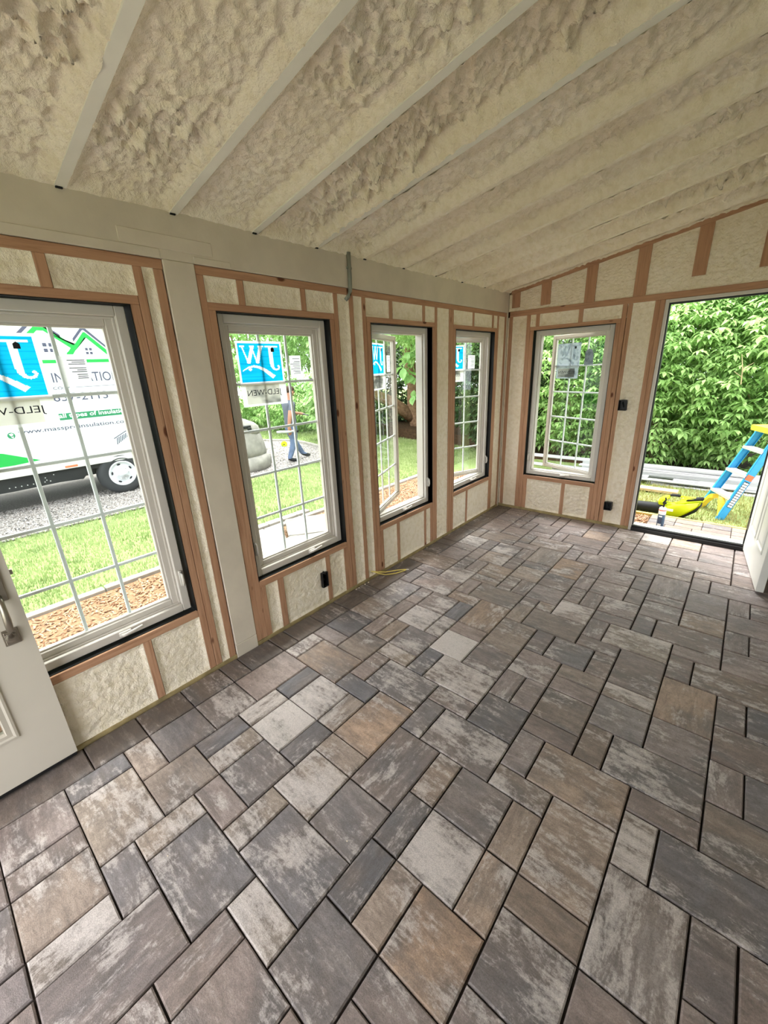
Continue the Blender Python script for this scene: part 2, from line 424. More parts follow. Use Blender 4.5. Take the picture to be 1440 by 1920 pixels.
def foam(name, parent, A, B, Cc, D, nrm, res=.012, amp=.012, depth=.012, edge=.02, edge_depth=.004, seed=0, lump=.05, ragged=0.0, rag_sides='', holes=(), pit=1.0):
    """sprayed foam skin over the quad A B C D (A-B along u, A-D along v); lumps stand along nrm"""
    A, B, Cc, D, nrm = [np.array(p, float) for p in (A, B, Cc, D, nrm)]
    U = np.linalg.norm(B-A); V = max(np.linalg.norm(D-A), np.linalg.norm(Cc-B))
    nu = max(3, int(U/res)); nv = max(3, int(V/res))
    u, v = np.meshgrid(np.linspace(0, 1, nu+1), np.linspace(0, 1, nv+1), indexing='ij')
    X = u*U+seed*7.31; Y = v*V+seed*3.77
    wx = X+.03*(fbm(X*9, Y*9, 3)-.5); wy = Y+.03*(fbm(X*9+40, Y*9+11, 3)-.5)
    k = 1/lump
    d1 = worley(wx*k, wy*k); d2 = worley(wx*k*2.3+50, wy*k*2.3+20)
    big = fbm(X*3.1, Y*3.1, 2)
    loc = .6+1.1*smooth(.3, .65, fbm(X*2.3+70, Y*2.3+5, 2))
    h = pit*(1.0-(np.clip(d1, 0, .95)/.72)**1.7+.45*(1-(np.clip(d2, 0, .95)/.72)**1.7)-.75)*loc+2.2*(big-.45)
    eu = np.minimum(u, 1-u)*U; ev = np.minimum(v, 1-v)*V
    e = smooth(0, edge, np.minimum(eu, ev))
    rag = 1+.9*(fbm(X*22, Y*22, 3)-.5)
    H = -(edge_depth*rag*(1-e)+depth*e)+amp*h*(.25+.75*e)
    P = (A[None, None]*(1-u[..., None])*(1-v[..., None])+B[None, None]*u[..., None]*(1-v[..., None])
         + Cc[None, None]*u[..., None]*v[..., None]+D[None, None]*(1-u[..., None])*v[..., None])
    if ragged:
        jit = ragged*(fbm(Y*30+seed, X*0+seed*1.3, 3)-.35)*2
        du = (B-A)/U
        if 'A' in rag_sides: P = P+(-np.clip(jit, -.3*ragged, None)*(1-smooth(0, .03, u*U)))[..., None]*du
    for (hc, hw, hh) in holes:                              # cut-outs round the electrical boxes
        q = P-np.array(hc, float); qu = np.abs(q @ ((B-A)/U)); qv = np.abs(q @ ((D-A)/np.linalg.norm(D-A)))
        H = np.where((qu < hw) & (qv < hh), -.06, H)
    P = P+H[..., None]*nrm
    idx = np.arange((nu+1)*(nv+1)).reshape(nu+1, nv+1)
    f = np.stack([idx[:-1, :-1], idx[1:, :-1], idx[1:, 1:], idx[:-1, 1:]], -1).reshape(-1, 4)
    if np.dot(np.cross(B-A, D-A), nrm) < 0: f = f[:, ::-1]
    me = bpy.data.meshes.new(name)
    vv = P.reshape(-1, 3)
    me.vertices.add(len(vv)); me.vertices.foreach_set('co', vv.ravel())
    me.loops.add(f.size); me.loops.foreach_set('vertex_index', f.ravel().astype(np.int32))
    me.polygons.add(len(f)); me.polygons.foreach_set('loop_start', np.arange(0, f.size, 4, dtype=np.int32))
    me.polygons.foreach_set('use_smooth', np.ones(len(f), bool))
    me.update(calc_edges=True); me.materials.append(MAT['foam'])
    o = bpy.data.objects.new(name, me); link(o, parent); return o

def fast_mesh(name, verts, faces, mat, parent=None, smooth_=False):
    me = bpy.data.meshes.new(name)
    verts = np.asarray(verts, np.float32); faces = np.asarray(faces, np.int32); k = faces.shape[1]
    me.vertices.add(len(verts)); me.vertices.foreach_set('co', verts.ravel())
    me.loops.add(faces.size); me.loops.foreach_set('vertex_index', faces.ravel())
    me.polygons.add(len(faces)); me.polygons.foreach_set('loop_start', np.arange(0, faces.size, k, dtype=np.int32))
    if smooth_: me.polygons.foreach_set('use_smooth', np.ones(len(faces), bool))
    me.update(calc_edges=True); me.materials.append(MAT[mat])
    o = bpy.data.objects.new(name, me); link(o, parent); return o

# ================================================================== THE ROOM
XL, YF, XR, YN = -2.096, 4.518, 0.78, -0.85
SL = 0.186
NEAR_OPEN = -.25
def roof_z(x): return 2.324+SL*(x-XL)

def member(name, parent, x0, x1, y0, y1, z0, z1, pre='wood_'):
    d = (x1-x0, y1-y0, z1-z0); ax = 'xyz'[d.index(max(d))]
    return cbox(name, pre+ax, parent, x0, x1, y0, y1, z0, z1, .002)

# ------------------------------------------------------------------ floor of pavers
floor = tag(cbox('floor', 'sand', None, XL-.02, XR+.02, YN-.02, YF+.02, -.16, -.012, 0), kind='structure')
UX, OX, UY, OY = .1154, .0475, .115, .0306
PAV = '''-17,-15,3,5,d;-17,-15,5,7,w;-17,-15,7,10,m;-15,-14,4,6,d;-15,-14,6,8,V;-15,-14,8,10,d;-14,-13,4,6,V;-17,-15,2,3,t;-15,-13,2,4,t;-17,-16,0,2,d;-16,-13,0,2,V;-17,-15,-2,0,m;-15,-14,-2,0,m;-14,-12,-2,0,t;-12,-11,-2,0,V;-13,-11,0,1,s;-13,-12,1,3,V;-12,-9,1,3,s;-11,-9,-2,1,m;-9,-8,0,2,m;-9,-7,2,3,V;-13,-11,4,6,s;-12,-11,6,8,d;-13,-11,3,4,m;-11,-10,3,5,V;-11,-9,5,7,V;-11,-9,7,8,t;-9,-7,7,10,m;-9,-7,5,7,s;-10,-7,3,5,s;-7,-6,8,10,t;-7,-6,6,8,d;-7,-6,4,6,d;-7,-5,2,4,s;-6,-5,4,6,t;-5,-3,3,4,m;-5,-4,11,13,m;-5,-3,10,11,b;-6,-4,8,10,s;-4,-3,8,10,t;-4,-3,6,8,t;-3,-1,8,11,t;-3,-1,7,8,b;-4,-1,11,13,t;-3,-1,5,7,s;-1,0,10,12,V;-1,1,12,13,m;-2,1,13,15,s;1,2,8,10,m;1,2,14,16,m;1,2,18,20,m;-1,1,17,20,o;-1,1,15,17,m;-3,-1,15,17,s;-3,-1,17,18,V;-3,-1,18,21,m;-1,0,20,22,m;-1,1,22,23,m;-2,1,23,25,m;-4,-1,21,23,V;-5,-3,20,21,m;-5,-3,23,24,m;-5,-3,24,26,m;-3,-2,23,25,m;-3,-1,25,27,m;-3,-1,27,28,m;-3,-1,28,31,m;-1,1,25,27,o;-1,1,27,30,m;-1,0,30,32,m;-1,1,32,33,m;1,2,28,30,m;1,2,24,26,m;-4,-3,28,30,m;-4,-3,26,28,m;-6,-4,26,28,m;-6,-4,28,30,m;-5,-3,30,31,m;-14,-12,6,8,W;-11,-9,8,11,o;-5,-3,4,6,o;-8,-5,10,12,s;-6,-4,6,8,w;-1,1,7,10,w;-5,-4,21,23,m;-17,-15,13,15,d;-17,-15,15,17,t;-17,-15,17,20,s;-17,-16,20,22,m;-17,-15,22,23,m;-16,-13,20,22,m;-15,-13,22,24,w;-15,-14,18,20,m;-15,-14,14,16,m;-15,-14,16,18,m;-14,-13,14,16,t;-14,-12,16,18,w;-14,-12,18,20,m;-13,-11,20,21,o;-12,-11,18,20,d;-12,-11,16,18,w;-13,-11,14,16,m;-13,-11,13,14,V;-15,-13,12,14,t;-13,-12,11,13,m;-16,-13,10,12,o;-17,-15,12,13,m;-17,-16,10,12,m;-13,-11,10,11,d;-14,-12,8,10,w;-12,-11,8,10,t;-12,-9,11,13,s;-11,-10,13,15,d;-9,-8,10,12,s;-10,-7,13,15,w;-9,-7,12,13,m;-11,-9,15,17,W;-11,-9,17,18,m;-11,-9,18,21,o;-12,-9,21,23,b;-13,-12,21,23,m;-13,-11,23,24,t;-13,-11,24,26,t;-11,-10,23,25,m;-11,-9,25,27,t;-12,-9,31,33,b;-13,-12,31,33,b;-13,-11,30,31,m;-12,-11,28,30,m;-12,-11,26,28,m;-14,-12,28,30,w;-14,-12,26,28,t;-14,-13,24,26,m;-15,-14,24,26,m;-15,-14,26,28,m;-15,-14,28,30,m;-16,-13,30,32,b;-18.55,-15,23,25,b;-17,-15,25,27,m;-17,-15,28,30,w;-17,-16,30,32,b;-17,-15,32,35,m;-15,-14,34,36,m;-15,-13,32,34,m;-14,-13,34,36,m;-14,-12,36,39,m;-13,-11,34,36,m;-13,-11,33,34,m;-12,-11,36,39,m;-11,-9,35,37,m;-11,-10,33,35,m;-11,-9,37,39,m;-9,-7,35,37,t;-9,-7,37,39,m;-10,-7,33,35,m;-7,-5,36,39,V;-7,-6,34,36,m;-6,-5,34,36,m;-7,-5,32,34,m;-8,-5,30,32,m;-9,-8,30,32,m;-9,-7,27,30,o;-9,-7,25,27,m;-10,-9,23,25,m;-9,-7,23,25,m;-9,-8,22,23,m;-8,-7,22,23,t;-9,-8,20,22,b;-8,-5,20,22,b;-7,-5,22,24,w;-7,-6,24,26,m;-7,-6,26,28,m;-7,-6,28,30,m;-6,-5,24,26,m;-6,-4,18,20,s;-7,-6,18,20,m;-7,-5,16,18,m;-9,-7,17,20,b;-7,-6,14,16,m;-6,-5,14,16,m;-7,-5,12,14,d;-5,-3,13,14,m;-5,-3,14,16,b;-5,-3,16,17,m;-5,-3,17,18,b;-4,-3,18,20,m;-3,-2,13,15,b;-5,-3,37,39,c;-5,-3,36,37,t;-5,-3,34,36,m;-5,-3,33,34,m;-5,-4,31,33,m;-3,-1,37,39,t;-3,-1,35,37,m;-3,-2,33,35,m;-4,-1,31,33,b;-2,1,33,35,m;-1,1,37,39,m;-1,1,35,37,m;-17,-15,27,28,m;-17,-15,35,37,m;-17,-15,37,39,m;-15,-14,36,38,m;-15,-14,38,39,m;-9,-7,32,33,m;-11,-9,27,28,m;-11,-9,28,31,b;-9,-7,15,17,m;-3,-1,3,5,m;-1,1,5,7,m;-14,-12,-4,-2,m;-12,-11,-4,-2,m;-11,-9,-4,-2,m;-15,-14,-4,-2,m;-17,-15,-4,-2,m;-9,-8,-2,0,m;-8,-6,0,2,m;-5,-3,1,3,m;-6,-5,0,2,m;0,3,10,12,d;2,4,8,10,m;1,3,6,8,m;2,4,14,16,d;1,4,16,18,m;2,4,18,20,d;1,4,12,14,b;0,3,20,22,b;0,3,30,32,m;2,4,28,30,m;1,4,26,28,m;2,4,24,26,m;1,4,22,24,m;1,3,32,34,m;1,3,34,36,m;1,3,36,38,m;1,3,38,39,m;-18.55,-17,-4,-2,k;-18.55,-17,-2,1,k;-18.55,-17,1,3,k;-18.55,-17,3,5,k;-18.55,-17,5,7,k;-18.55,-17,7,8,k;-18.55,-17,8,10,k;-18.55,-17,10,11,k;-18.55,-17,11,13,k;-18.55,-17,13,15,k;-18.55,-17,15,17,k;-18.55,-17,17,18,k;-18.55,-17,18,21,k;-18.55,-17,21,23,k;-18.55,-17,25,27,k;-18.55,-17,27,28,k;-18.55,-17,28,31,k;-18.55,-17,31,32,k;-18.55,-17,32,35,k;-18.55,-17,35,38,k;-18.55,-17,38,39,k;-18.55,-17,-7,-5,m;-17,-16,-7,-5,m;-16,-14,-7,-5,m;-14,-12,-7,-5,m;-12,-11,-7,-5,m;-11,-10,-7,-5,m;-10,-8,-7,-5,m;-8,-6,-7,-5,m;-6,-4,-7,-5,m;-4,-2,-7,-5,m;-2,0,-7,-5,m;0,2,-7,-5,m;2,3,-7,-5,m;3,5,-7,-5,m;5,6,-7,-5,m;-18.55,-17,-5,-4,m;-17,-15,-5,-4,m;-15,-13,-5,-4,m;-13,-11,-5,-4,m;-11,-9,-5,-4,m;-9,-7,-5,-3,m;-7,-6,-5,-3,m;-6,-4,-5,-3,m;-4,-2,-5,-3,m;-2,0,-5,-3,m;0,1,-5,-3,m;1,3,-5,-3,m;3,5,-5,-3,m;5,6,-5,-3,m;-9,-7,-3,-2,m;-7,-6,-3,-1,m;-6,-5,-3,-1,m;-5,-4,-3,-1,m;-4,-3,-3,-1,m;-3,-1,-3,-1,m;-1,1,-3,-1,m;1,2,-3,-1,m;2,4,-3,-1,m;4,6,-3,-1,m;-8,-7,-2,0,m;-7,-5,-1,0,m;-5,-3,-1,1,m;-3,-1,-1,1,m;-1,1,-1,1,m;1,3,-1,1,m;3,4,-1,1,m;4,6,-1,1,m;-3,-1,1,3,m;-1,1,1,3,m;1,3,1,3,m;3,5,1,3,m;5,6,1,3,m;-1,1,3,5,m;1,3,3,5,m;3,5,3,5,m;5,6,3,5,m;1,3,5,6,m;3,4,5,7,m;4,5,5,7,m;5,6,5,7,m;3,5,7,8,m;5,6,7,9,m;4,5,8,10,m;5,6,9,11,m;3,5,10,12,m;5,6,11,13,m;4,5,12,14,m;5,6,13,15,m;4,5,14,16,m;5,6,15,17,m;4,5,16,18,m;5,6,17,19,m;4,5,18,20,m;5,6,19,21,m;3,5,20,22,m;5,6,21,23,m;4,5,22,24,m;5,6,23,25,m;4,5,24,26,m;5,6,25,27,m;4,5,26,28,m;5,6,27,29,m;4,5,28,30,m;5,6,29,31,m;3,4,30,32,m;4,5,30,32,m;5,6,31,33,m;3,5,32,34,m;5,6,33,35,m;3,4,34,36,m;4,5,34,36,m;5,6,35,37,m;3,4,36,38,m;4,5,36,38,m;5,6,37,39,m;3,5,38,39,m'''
TONE = {'m': ((153, 137, 132), .30), 'w': ((157, 145, 140), .62), 'W': ((186, 181, 172), .95), 'V': ((166, 151, 139), .58), 't': ((174, 153, 138), .34),
        'o': ((182, 153, 131), .32), 'b': ((154, 136, 124), .28), 'd': ((122, 117, 120), .22), 's': ((141, 132, 131), .38), 'c': ((226, 218, 208), .5),
        'k': ((112, 101, 95), .18)}  # k: row along the left wall, browns darkened by painted-in shade
rnd = random.Random(5)
_pm = {}
def paver_mesh(wd, ln):
    key = (round(wd, 4), round(ln, 4))
    if key in _pm: return _pm[key]
    bm = bmesh.new(); gx, gy, c = .0036, .0022, .0045
    x, y = wd/2-gx, ln/2-gy
    lv = []
    for zz, ins in ((-.05, 0), (-.0055, 0), (0, c)):
        lv.append([bm.verts.new((sx*(x-ins), sy*(y-ins), zz)) for sx, sy in ((-1, -1), (1, -1), (1, 1), (-1, 1))])
    for a in range(2):
        for k in range(4): bm.faces.new((lv[a][k], lv[a][(k+1) % 4], lv[a+1][(k+1) % 4], lv[a+1][k]))
    bm.faces.new(lv[2])
    me = bpy.data.meshes.new('paver'); bmesh.ops.recalc_face_normals(bm, faces=bm.faces); bm.to_mesh(me); bm.free()
    me.materials.append(MAT['paver']); _pm[key] = me; return me
rest = bmesh.new()
for s in PAV.split(';'):
    a, b, d, e, t = s.split(','); a = float(a); b, d, e = int(b), int(d), int(e)
    x0, x1, y0, y1 = OX+a*UX, OX+b*UX, OY+d*UY, OY+min(e, 38.98)*UY
    if x1-x0 > y1-y0 or rnd.random() < .62: rot = 0
    else: rot = 1
    me = paver_mesh(x1-x0, y1-y0) if not rot else paver_mesh(y1-y0, x1-x0)
    z = rnd.uniform(-.0012, .0012)
    if e <= -3 or a >= 3:                                   # out of the picture
        tmp = bmesh.new(); tmp.from_mesh(paver_mesh(x1-x0, y1-y0)); tmp.transform(Matrix.Translation(((x0+x1)/2, (y0+y1)/2, z)))
        mm = bpy.data.meshes.new('tmp'); tmp.to_mesh(mm); tmp.free(); rest.from_mesh(mm); bpy.data.meshes.remove(mm); continue
    o = bpy.data.objects.new('paver', me); link(o, floor)
    o.matrix_parent_inverse = floor.matrix_world.inverted() if False else Matrix.Translation(-Vector(floor.location))
    o.location = ((x0+x1)/2, (y0+y1)/2, z); o.rotation_euler = (rnd.uniform(-.002, .002), rnd.uniform(-.002, .002), math.pi/2*rot+(math.pi if rnd.random() < .5 else 0))
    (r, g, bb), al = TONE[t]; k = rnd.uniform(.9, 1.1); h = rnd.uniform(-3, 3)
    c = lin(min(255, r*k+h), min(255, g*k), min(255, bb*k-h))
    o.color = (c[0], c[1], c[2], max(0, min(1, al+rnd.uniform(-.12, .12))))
o = obj('paver', rest, 'paver', floor); o.matrix_parent_inverse = Matrix.Translation(-Vector(floor.location)); o['kind'] = 'stuff'; o.color = (*lin(128, 118, 112)[:3], .3)

# ------------------------------------------------------------------ left wall (the window wall)
wall = tag(empty('wall_left'), kind='structure')
RO = [(.028, .792), (1.185, 1.95), (2.332, 3.092), (3.47, 4.236)]
ZS, ZH = .418, 1.945                                           # sill top, header underside
bm = bmesh.new(); ys = [YN]+[y for r in RO for y in r]+[YF+.1]
for i in range(0, len(ys), 2): box(bm, XL-.125, XL-.1, ys[i], ys[i+1], -.5, 2.42)
for a, b in RO: box(bm, XL-.125, XL-.1, a, b, -.5, ZS-.03); box(bm, XL-.125, XL-.1, a, b, ZH+.03, 2.42)
obj('sheathing', bm, 'sheathing', wall)
def S(name, y0, y1, z0, z1, d=.1, proud=0.0):
    if name == 'bottom_plate': return cbox(name, 'stained_plate', wall, XL-d, XL+proud, y0, y1, z0, z1)
    return member(name, wall, XL-d, XL+proud, y0, y1, z0, z1)
cbox('beam', 'painted_beam', wall, XL-.12, XL+.004, YN, YF+.004, 2.139, 2.345, .003)
cbox('beam_strip', 'painted_beam', wall, XL, XL+.008, YN, .958, 2.139, 2.176, .002)
cbox('beam_strip', 'painted_beam', wall, XL, XL+.0075, 1.112, 1.30, 2.139, 2.168, .002)
cbox('beam_plate', 'painted_beam', wall, XL, XL+.0075, .80, 1.21, 2.178, 2.236, .002)
cbox('post', 'painted_beam', wall, XL-.11, XL+.005, .964, 1.109, .085, 2.1385, .003)
cbox('post_foot', 'painted_beam', wall, XL-.11, XL+.0058, .9635, 1.1095, -.012, .0835, .003)
for a, b in ((YN, .962), (1.111, 2.118), (2.158, YF-.012)): S('top_plate', a, b, 2.097, 2.137)
S('top_plate', 2.118, 2.158, 2.097, 2.137, .1, -.03)
for a, b in ((YN, .962), (1.111, YF-.012)): S('bottom_plate', a, b, -.012, .021, .1, .002)
ST = [(-.09, -.051), (.832, .869), (.918, .958), (1.111, 1.147), (1.991, 2.028), (2.13, 2.17), (2.252, 2.291), (3.13, 3.168), (3.35, 3.389), (3.391, 3.43), (4.276, 4.313), (4.445, 4.486)]
for a, b in ST: S('stud', a, b, .0215, 2.0965)
for a, b in RO:
    S('jack_stud', a-.038, a, .0215, ZH); S('jack_stud', b, b+.038, .0215, ZH)
    S('header', a-.0385, b+.0385, ZH+.0003, 1.981)
    S('sill_plate', a+.0004, b-.0004, .377, ZS)
for y0, y1 in ((.493, .532), (1.321, 1.361), (1.732, 1.77), (2.538, 2.58), (2.955, 2.994), (3.762, 3.8), (4.16, 4.199)): S('cripple_stud', y0, y1, 1.9813, 2.0967)
for y0, y1 in ((.499, .538), (1.1855, 1.225), (1.315, 1.361), (1.729, 1.77), (1.912, 1.9495), (2.3325, 2.37), (2.549, 2.589), (2.955, 2.99), (3.055, 3.0915), (3.719, 3.76)): S('cripple_stud', y0, y1, .0215, .3768)
cbox('corner_strip', 'painted_beam', wall, XL-.02, XL+.006, 4.489, YF-.001, -.012, 2.138, .002)
def FL(y0, y1, z0, z1, seed, amp=.0056, depth=.011, lump=.034, res=.007):
    foam('foam_fill', wall, (XL, y0, z0), (XL, y1, z0), (XL, y1, z1), (XL, y0, z1), (1, 0, 0), res, amp, depth, .022, .001, seed, lump, holes=[((XL, 1.704, .209), .025, .056)])
cav = [(.03, .498), (.539, .792), (1.226, 1.314), (1.362, 1.728), (1.771, 1.911), (2.371, 2.548), (2.59, 2.954), (2.991, 3.054), (3.471, 3.718), (3.761, 4.235)]
for i, (a, b) in enumerate(cav): FL(a, b, .02, .377, i+1)
cav = [(.0, .492), (.533, .832), (1.148, 1.32), (1.362, 1.731), (1.771, 1.991), (2.291, 2.537), (2.581, 2.954), (2.995, 3.13), (3.43, 3.761), (3.801, 4.159), (4.2, 4.276)]
for i, (a, b) in enumerate(cav): FL(a, b, 1.981, 2.097, i+20)
for i, (a, b) in enumerate([(-.7, -.091), (.87, .917), (2.029, 2.129), (2.171, 2.251), (3.169, 3.349), (4.314, 4.444)]): FL(a, b, .02, 2.097, i+40)

# ------------------------------------------------------------------ far wall
far = tag(empty('wall_far'), kind='structure')
WX, DX = (-1.805, -1.045), (-.682, .24)
bm = bmesh.new()
def fp(x0, x1, z0, z1=None):
    if z1 is None: prism(bm, [(x0, z0), (x1, z0), (x1, roof_z(x1)+.1), (x0, roof_z(x0)+.1)], 'y', YF+.1, YF+.125)
    else: box(bm, x0, x1, YF+.1, YF+.125, z0, z1)
fp(XL-.12, WX[0], -.4); fp(WX[0], WX[1], -.4, .39); fp(WX[0], WX[1], 1.972); fp(WX[1], DX[0], -.4); fp(DX[0], DX[1], 2.1); fp(DX[1], XR+.1, -.4); fp(DX[0], DX[1], -.4, -.03)
obj('sheathing', bm, 'sheathing', far)
def T(name, x0, x1, z0, z1, proud=0.0, d=.1):
    if name == 'bottom_plate': return cbox(name, 'stained_plate', far, x0, x1, YF-proud, YF+d, z0, z1)
    return member(name, far, x0, x1, YF-proud, YF+d, z0, z1)
T('top_plate', XL+.022, XR, 2.094, 2.146)
T('bottom_plate', XL+.008, DX[0]+.002, -.012, .026, .002); T('bottom_plate', DX[1]-.002, XR, -.012, .026, .002)
for a, b in ((-2.078, -2.038), (-1.887, -1.848), (-1.006, -.967), (-.9625, -.925), (-.757, -.721), (.279, .318), (.60, .638)): T('stud', a, b, .0265, 2.0935)
for a, b in ((-1.847, -1.8055), (-1.0447, -1.0065)): T('jack_stud', a, b, .0265, 1.942)
for a, b in ((-.72, -.683), (.241, .278)): T('jack_stud', a, b, .0265, 2.0935)
T('header', -1.847, -1.0065, 1.9423, 1.98)
T('sill_plate', WX[0]+.0004, WX[1]-.0004, .378, .42)
for a, b in ((-1.791, -1.752), (-1.379, -1.337)): T('cripple_stud', a, b, 1.9803, 2.0937)
for a, b in ((-1.8045, -1.758), (-1.374, -1.334), (-1.084, -1.0455)): T('cripple_stud', a, b, .0265, .3777)
for x0, x1, z0 in ((-2.058, -1.975, 2.180), (-1.757, -1.664, 2.173), (-1.345, -1.253, 2.1465), (-.938, -.843, 2.1465), (-.531, -.440, 2.243), (-.117, -.026, 2.243), (.30, .39, 2.243)):
    b_ = bmesh.new(); cx = (x0+x1)/2; zt = roof_z(x0)-.02
    prism(b_, [(x0-cx, z0-2.3), (x1-cx, z0-2.3), (x1-cx, roof_z(x1)-.022-2.3), (x0-cx, zt-2.3)], 'y', 0, .04)
    obj('gable_stud', b_, 'wood_z', far, loc=(cx, YF, 2.3))
b_ = bmesh.new()
prism(b_, [(XL+.03-XL, roof_z(XL+.03)-.024-2.3), (XR-XL, roof_z(XR)-.024-2.3), (XR-XL, roof_z(XR)+.02-2.3), (XL+.03-XL, roof_z(XL+.03)+.02-2.3)], 'y', 0, .05)
obj('rake_board', b_, 'wood_x', far, loc=(XL, YF-.006, 2.3))
def FF(x0, x1, z0, z1, seed, amp=.0105, depth=.016, lump=.038, res=.0075):
    foam('foam_fill', far, (x0, YF, z0), (x1, YF, z0), (x1, YF, z1), (x0, YF, z1), (0, -1, 0), res, amp, depth, .025, .002, seed, lump, holes=[((-.893, YF, 1.217), .034, .047), ((-.893, YF, .206), .034, .042)])
FF(XL+.006, -2.078, .03, 2.09, 60); FF(-2.038, -1.887, .025, 2.094, 61); FF(-.925, -.757, .025, 2.094, 62, .013, .020, .044)
FF(-1.758, -1.374, .025, .378, 63); FF(-1.334, -1.084, .025, .378, 64)
FF(-1.847, -1.79, 1.98, 2.094, 65); FF(-1.752, -1.379, 1.98, 2.094, 66); FF(-1.337, -1.006, 1.98, 2.094, 67); FF(-1.006, -.925, 1.98, 2.094, 68)
FF(.318, .60, .025, 2.094, 69)
foam('foam_fill', far, (XL+.006, YF, 2.146), (XR, YF, 2.146), (XR, YF, roof_z(XR)-.018), (XL+.006, YF, roof_z(XL)-.018), (0, -1, 0), .009, .0065, .011, .02, .004, 70, .036)

# ------------------------------------------------------------------ right (house) wall, outside the frame
rw = tag(empty('wall_right'), kind='structure')
cbox('siding', 'siding', rw, XR+.06, XR+.14, YN, YF+.1, -.1, 3.1, 0)

nw = tag(empty('wall_near'), kind='structure')  # unseen wall; its opening is made wide to let extra daylight in
bm = bmesh.new(); xo = NEAR_OPEN
box(bm, xo, XR+.06, YN-.12, YN, -.1, 2.05); prism(bm, [(XL-.12, 2.05), (XR+.06, 2.05), (XR+.06, roof_z(XR)+.2), (XL-.12, roof_z(XL)+.2)], 'y', YN-.12, YN)
obj('siding', bm, 'siding', nw)

# ------------------------------------------------------------------ ceiling: rafters with foam between
ceil = tag(empty('ceiling'), kind='structure')
X0, X1 = XL-.02, XR+.06
b_ = bmesh.new()
prism(b_, [(X0-.5, roof_z(X0-.5)+.20), (X1, roof_z(X1)+.20), (X1, roof_z(X1)+.22), (X0-.5, roof_z(X0-.5)+.22)], 'y', YN, YF+.3)
obj('roof_deck', b_, 'sheathing', ceil)
yr = [.637+.4165*k for k in range(-3, 10)]
def yedge(k): return yr[k]
for k, y in enumerate(yr):
    b_ = bmesh.new()
    prism(b_, [(0, 0), (X1-X0, SL*(X1-X0)), (X1-X0, SL*(X1-X0)+.19), (0, .19)], 'y', -.019, .019)
    ob = obj('rafter', b_, 'painted_rafter' if k <= 6 else 'foam', ceil, loc=(X0, y, roof_z(X0)))
nz = np.array([SL, 0, -1.0]); nz /= np.linalg.norm(nz)
bays = [(yr[i]+.017, yr[i+1]-.017) for i in range(len(yr)-1)]+[(yr[-1]+.017, YF+.002)]
for i, (a, b) in enumerate(bays):
    near = 2 <= i <= 5
    x0 = XL+.004
    foam('foam_fill', ceil, (x0, a, roof_z(x0)), (x0, b, roof_z(x0)), (X1, b, roof_z(X1)), (X1, a, roof_z(X1)), nz,
         .0065 if near else .009 if i > 5 else .02, .021 if i < 5 else .034, .034 if i < 5 else .062, .055 if i < 5 else .045, .003 if i < 5 else -.002, 100+i, .04 if i < 5 else .046, pit=-1.0)
for k in range(3, 12):                                       # black strip painted in for the shade in each rafter-end gap
    cbox('rafter_gap_shade', 'membrane', ceil, XL+.001, XL+.012, yr[k]-.017, yr[k]+.006, roof_z(XL)-.005, roof_z(XL)+.001, .001)

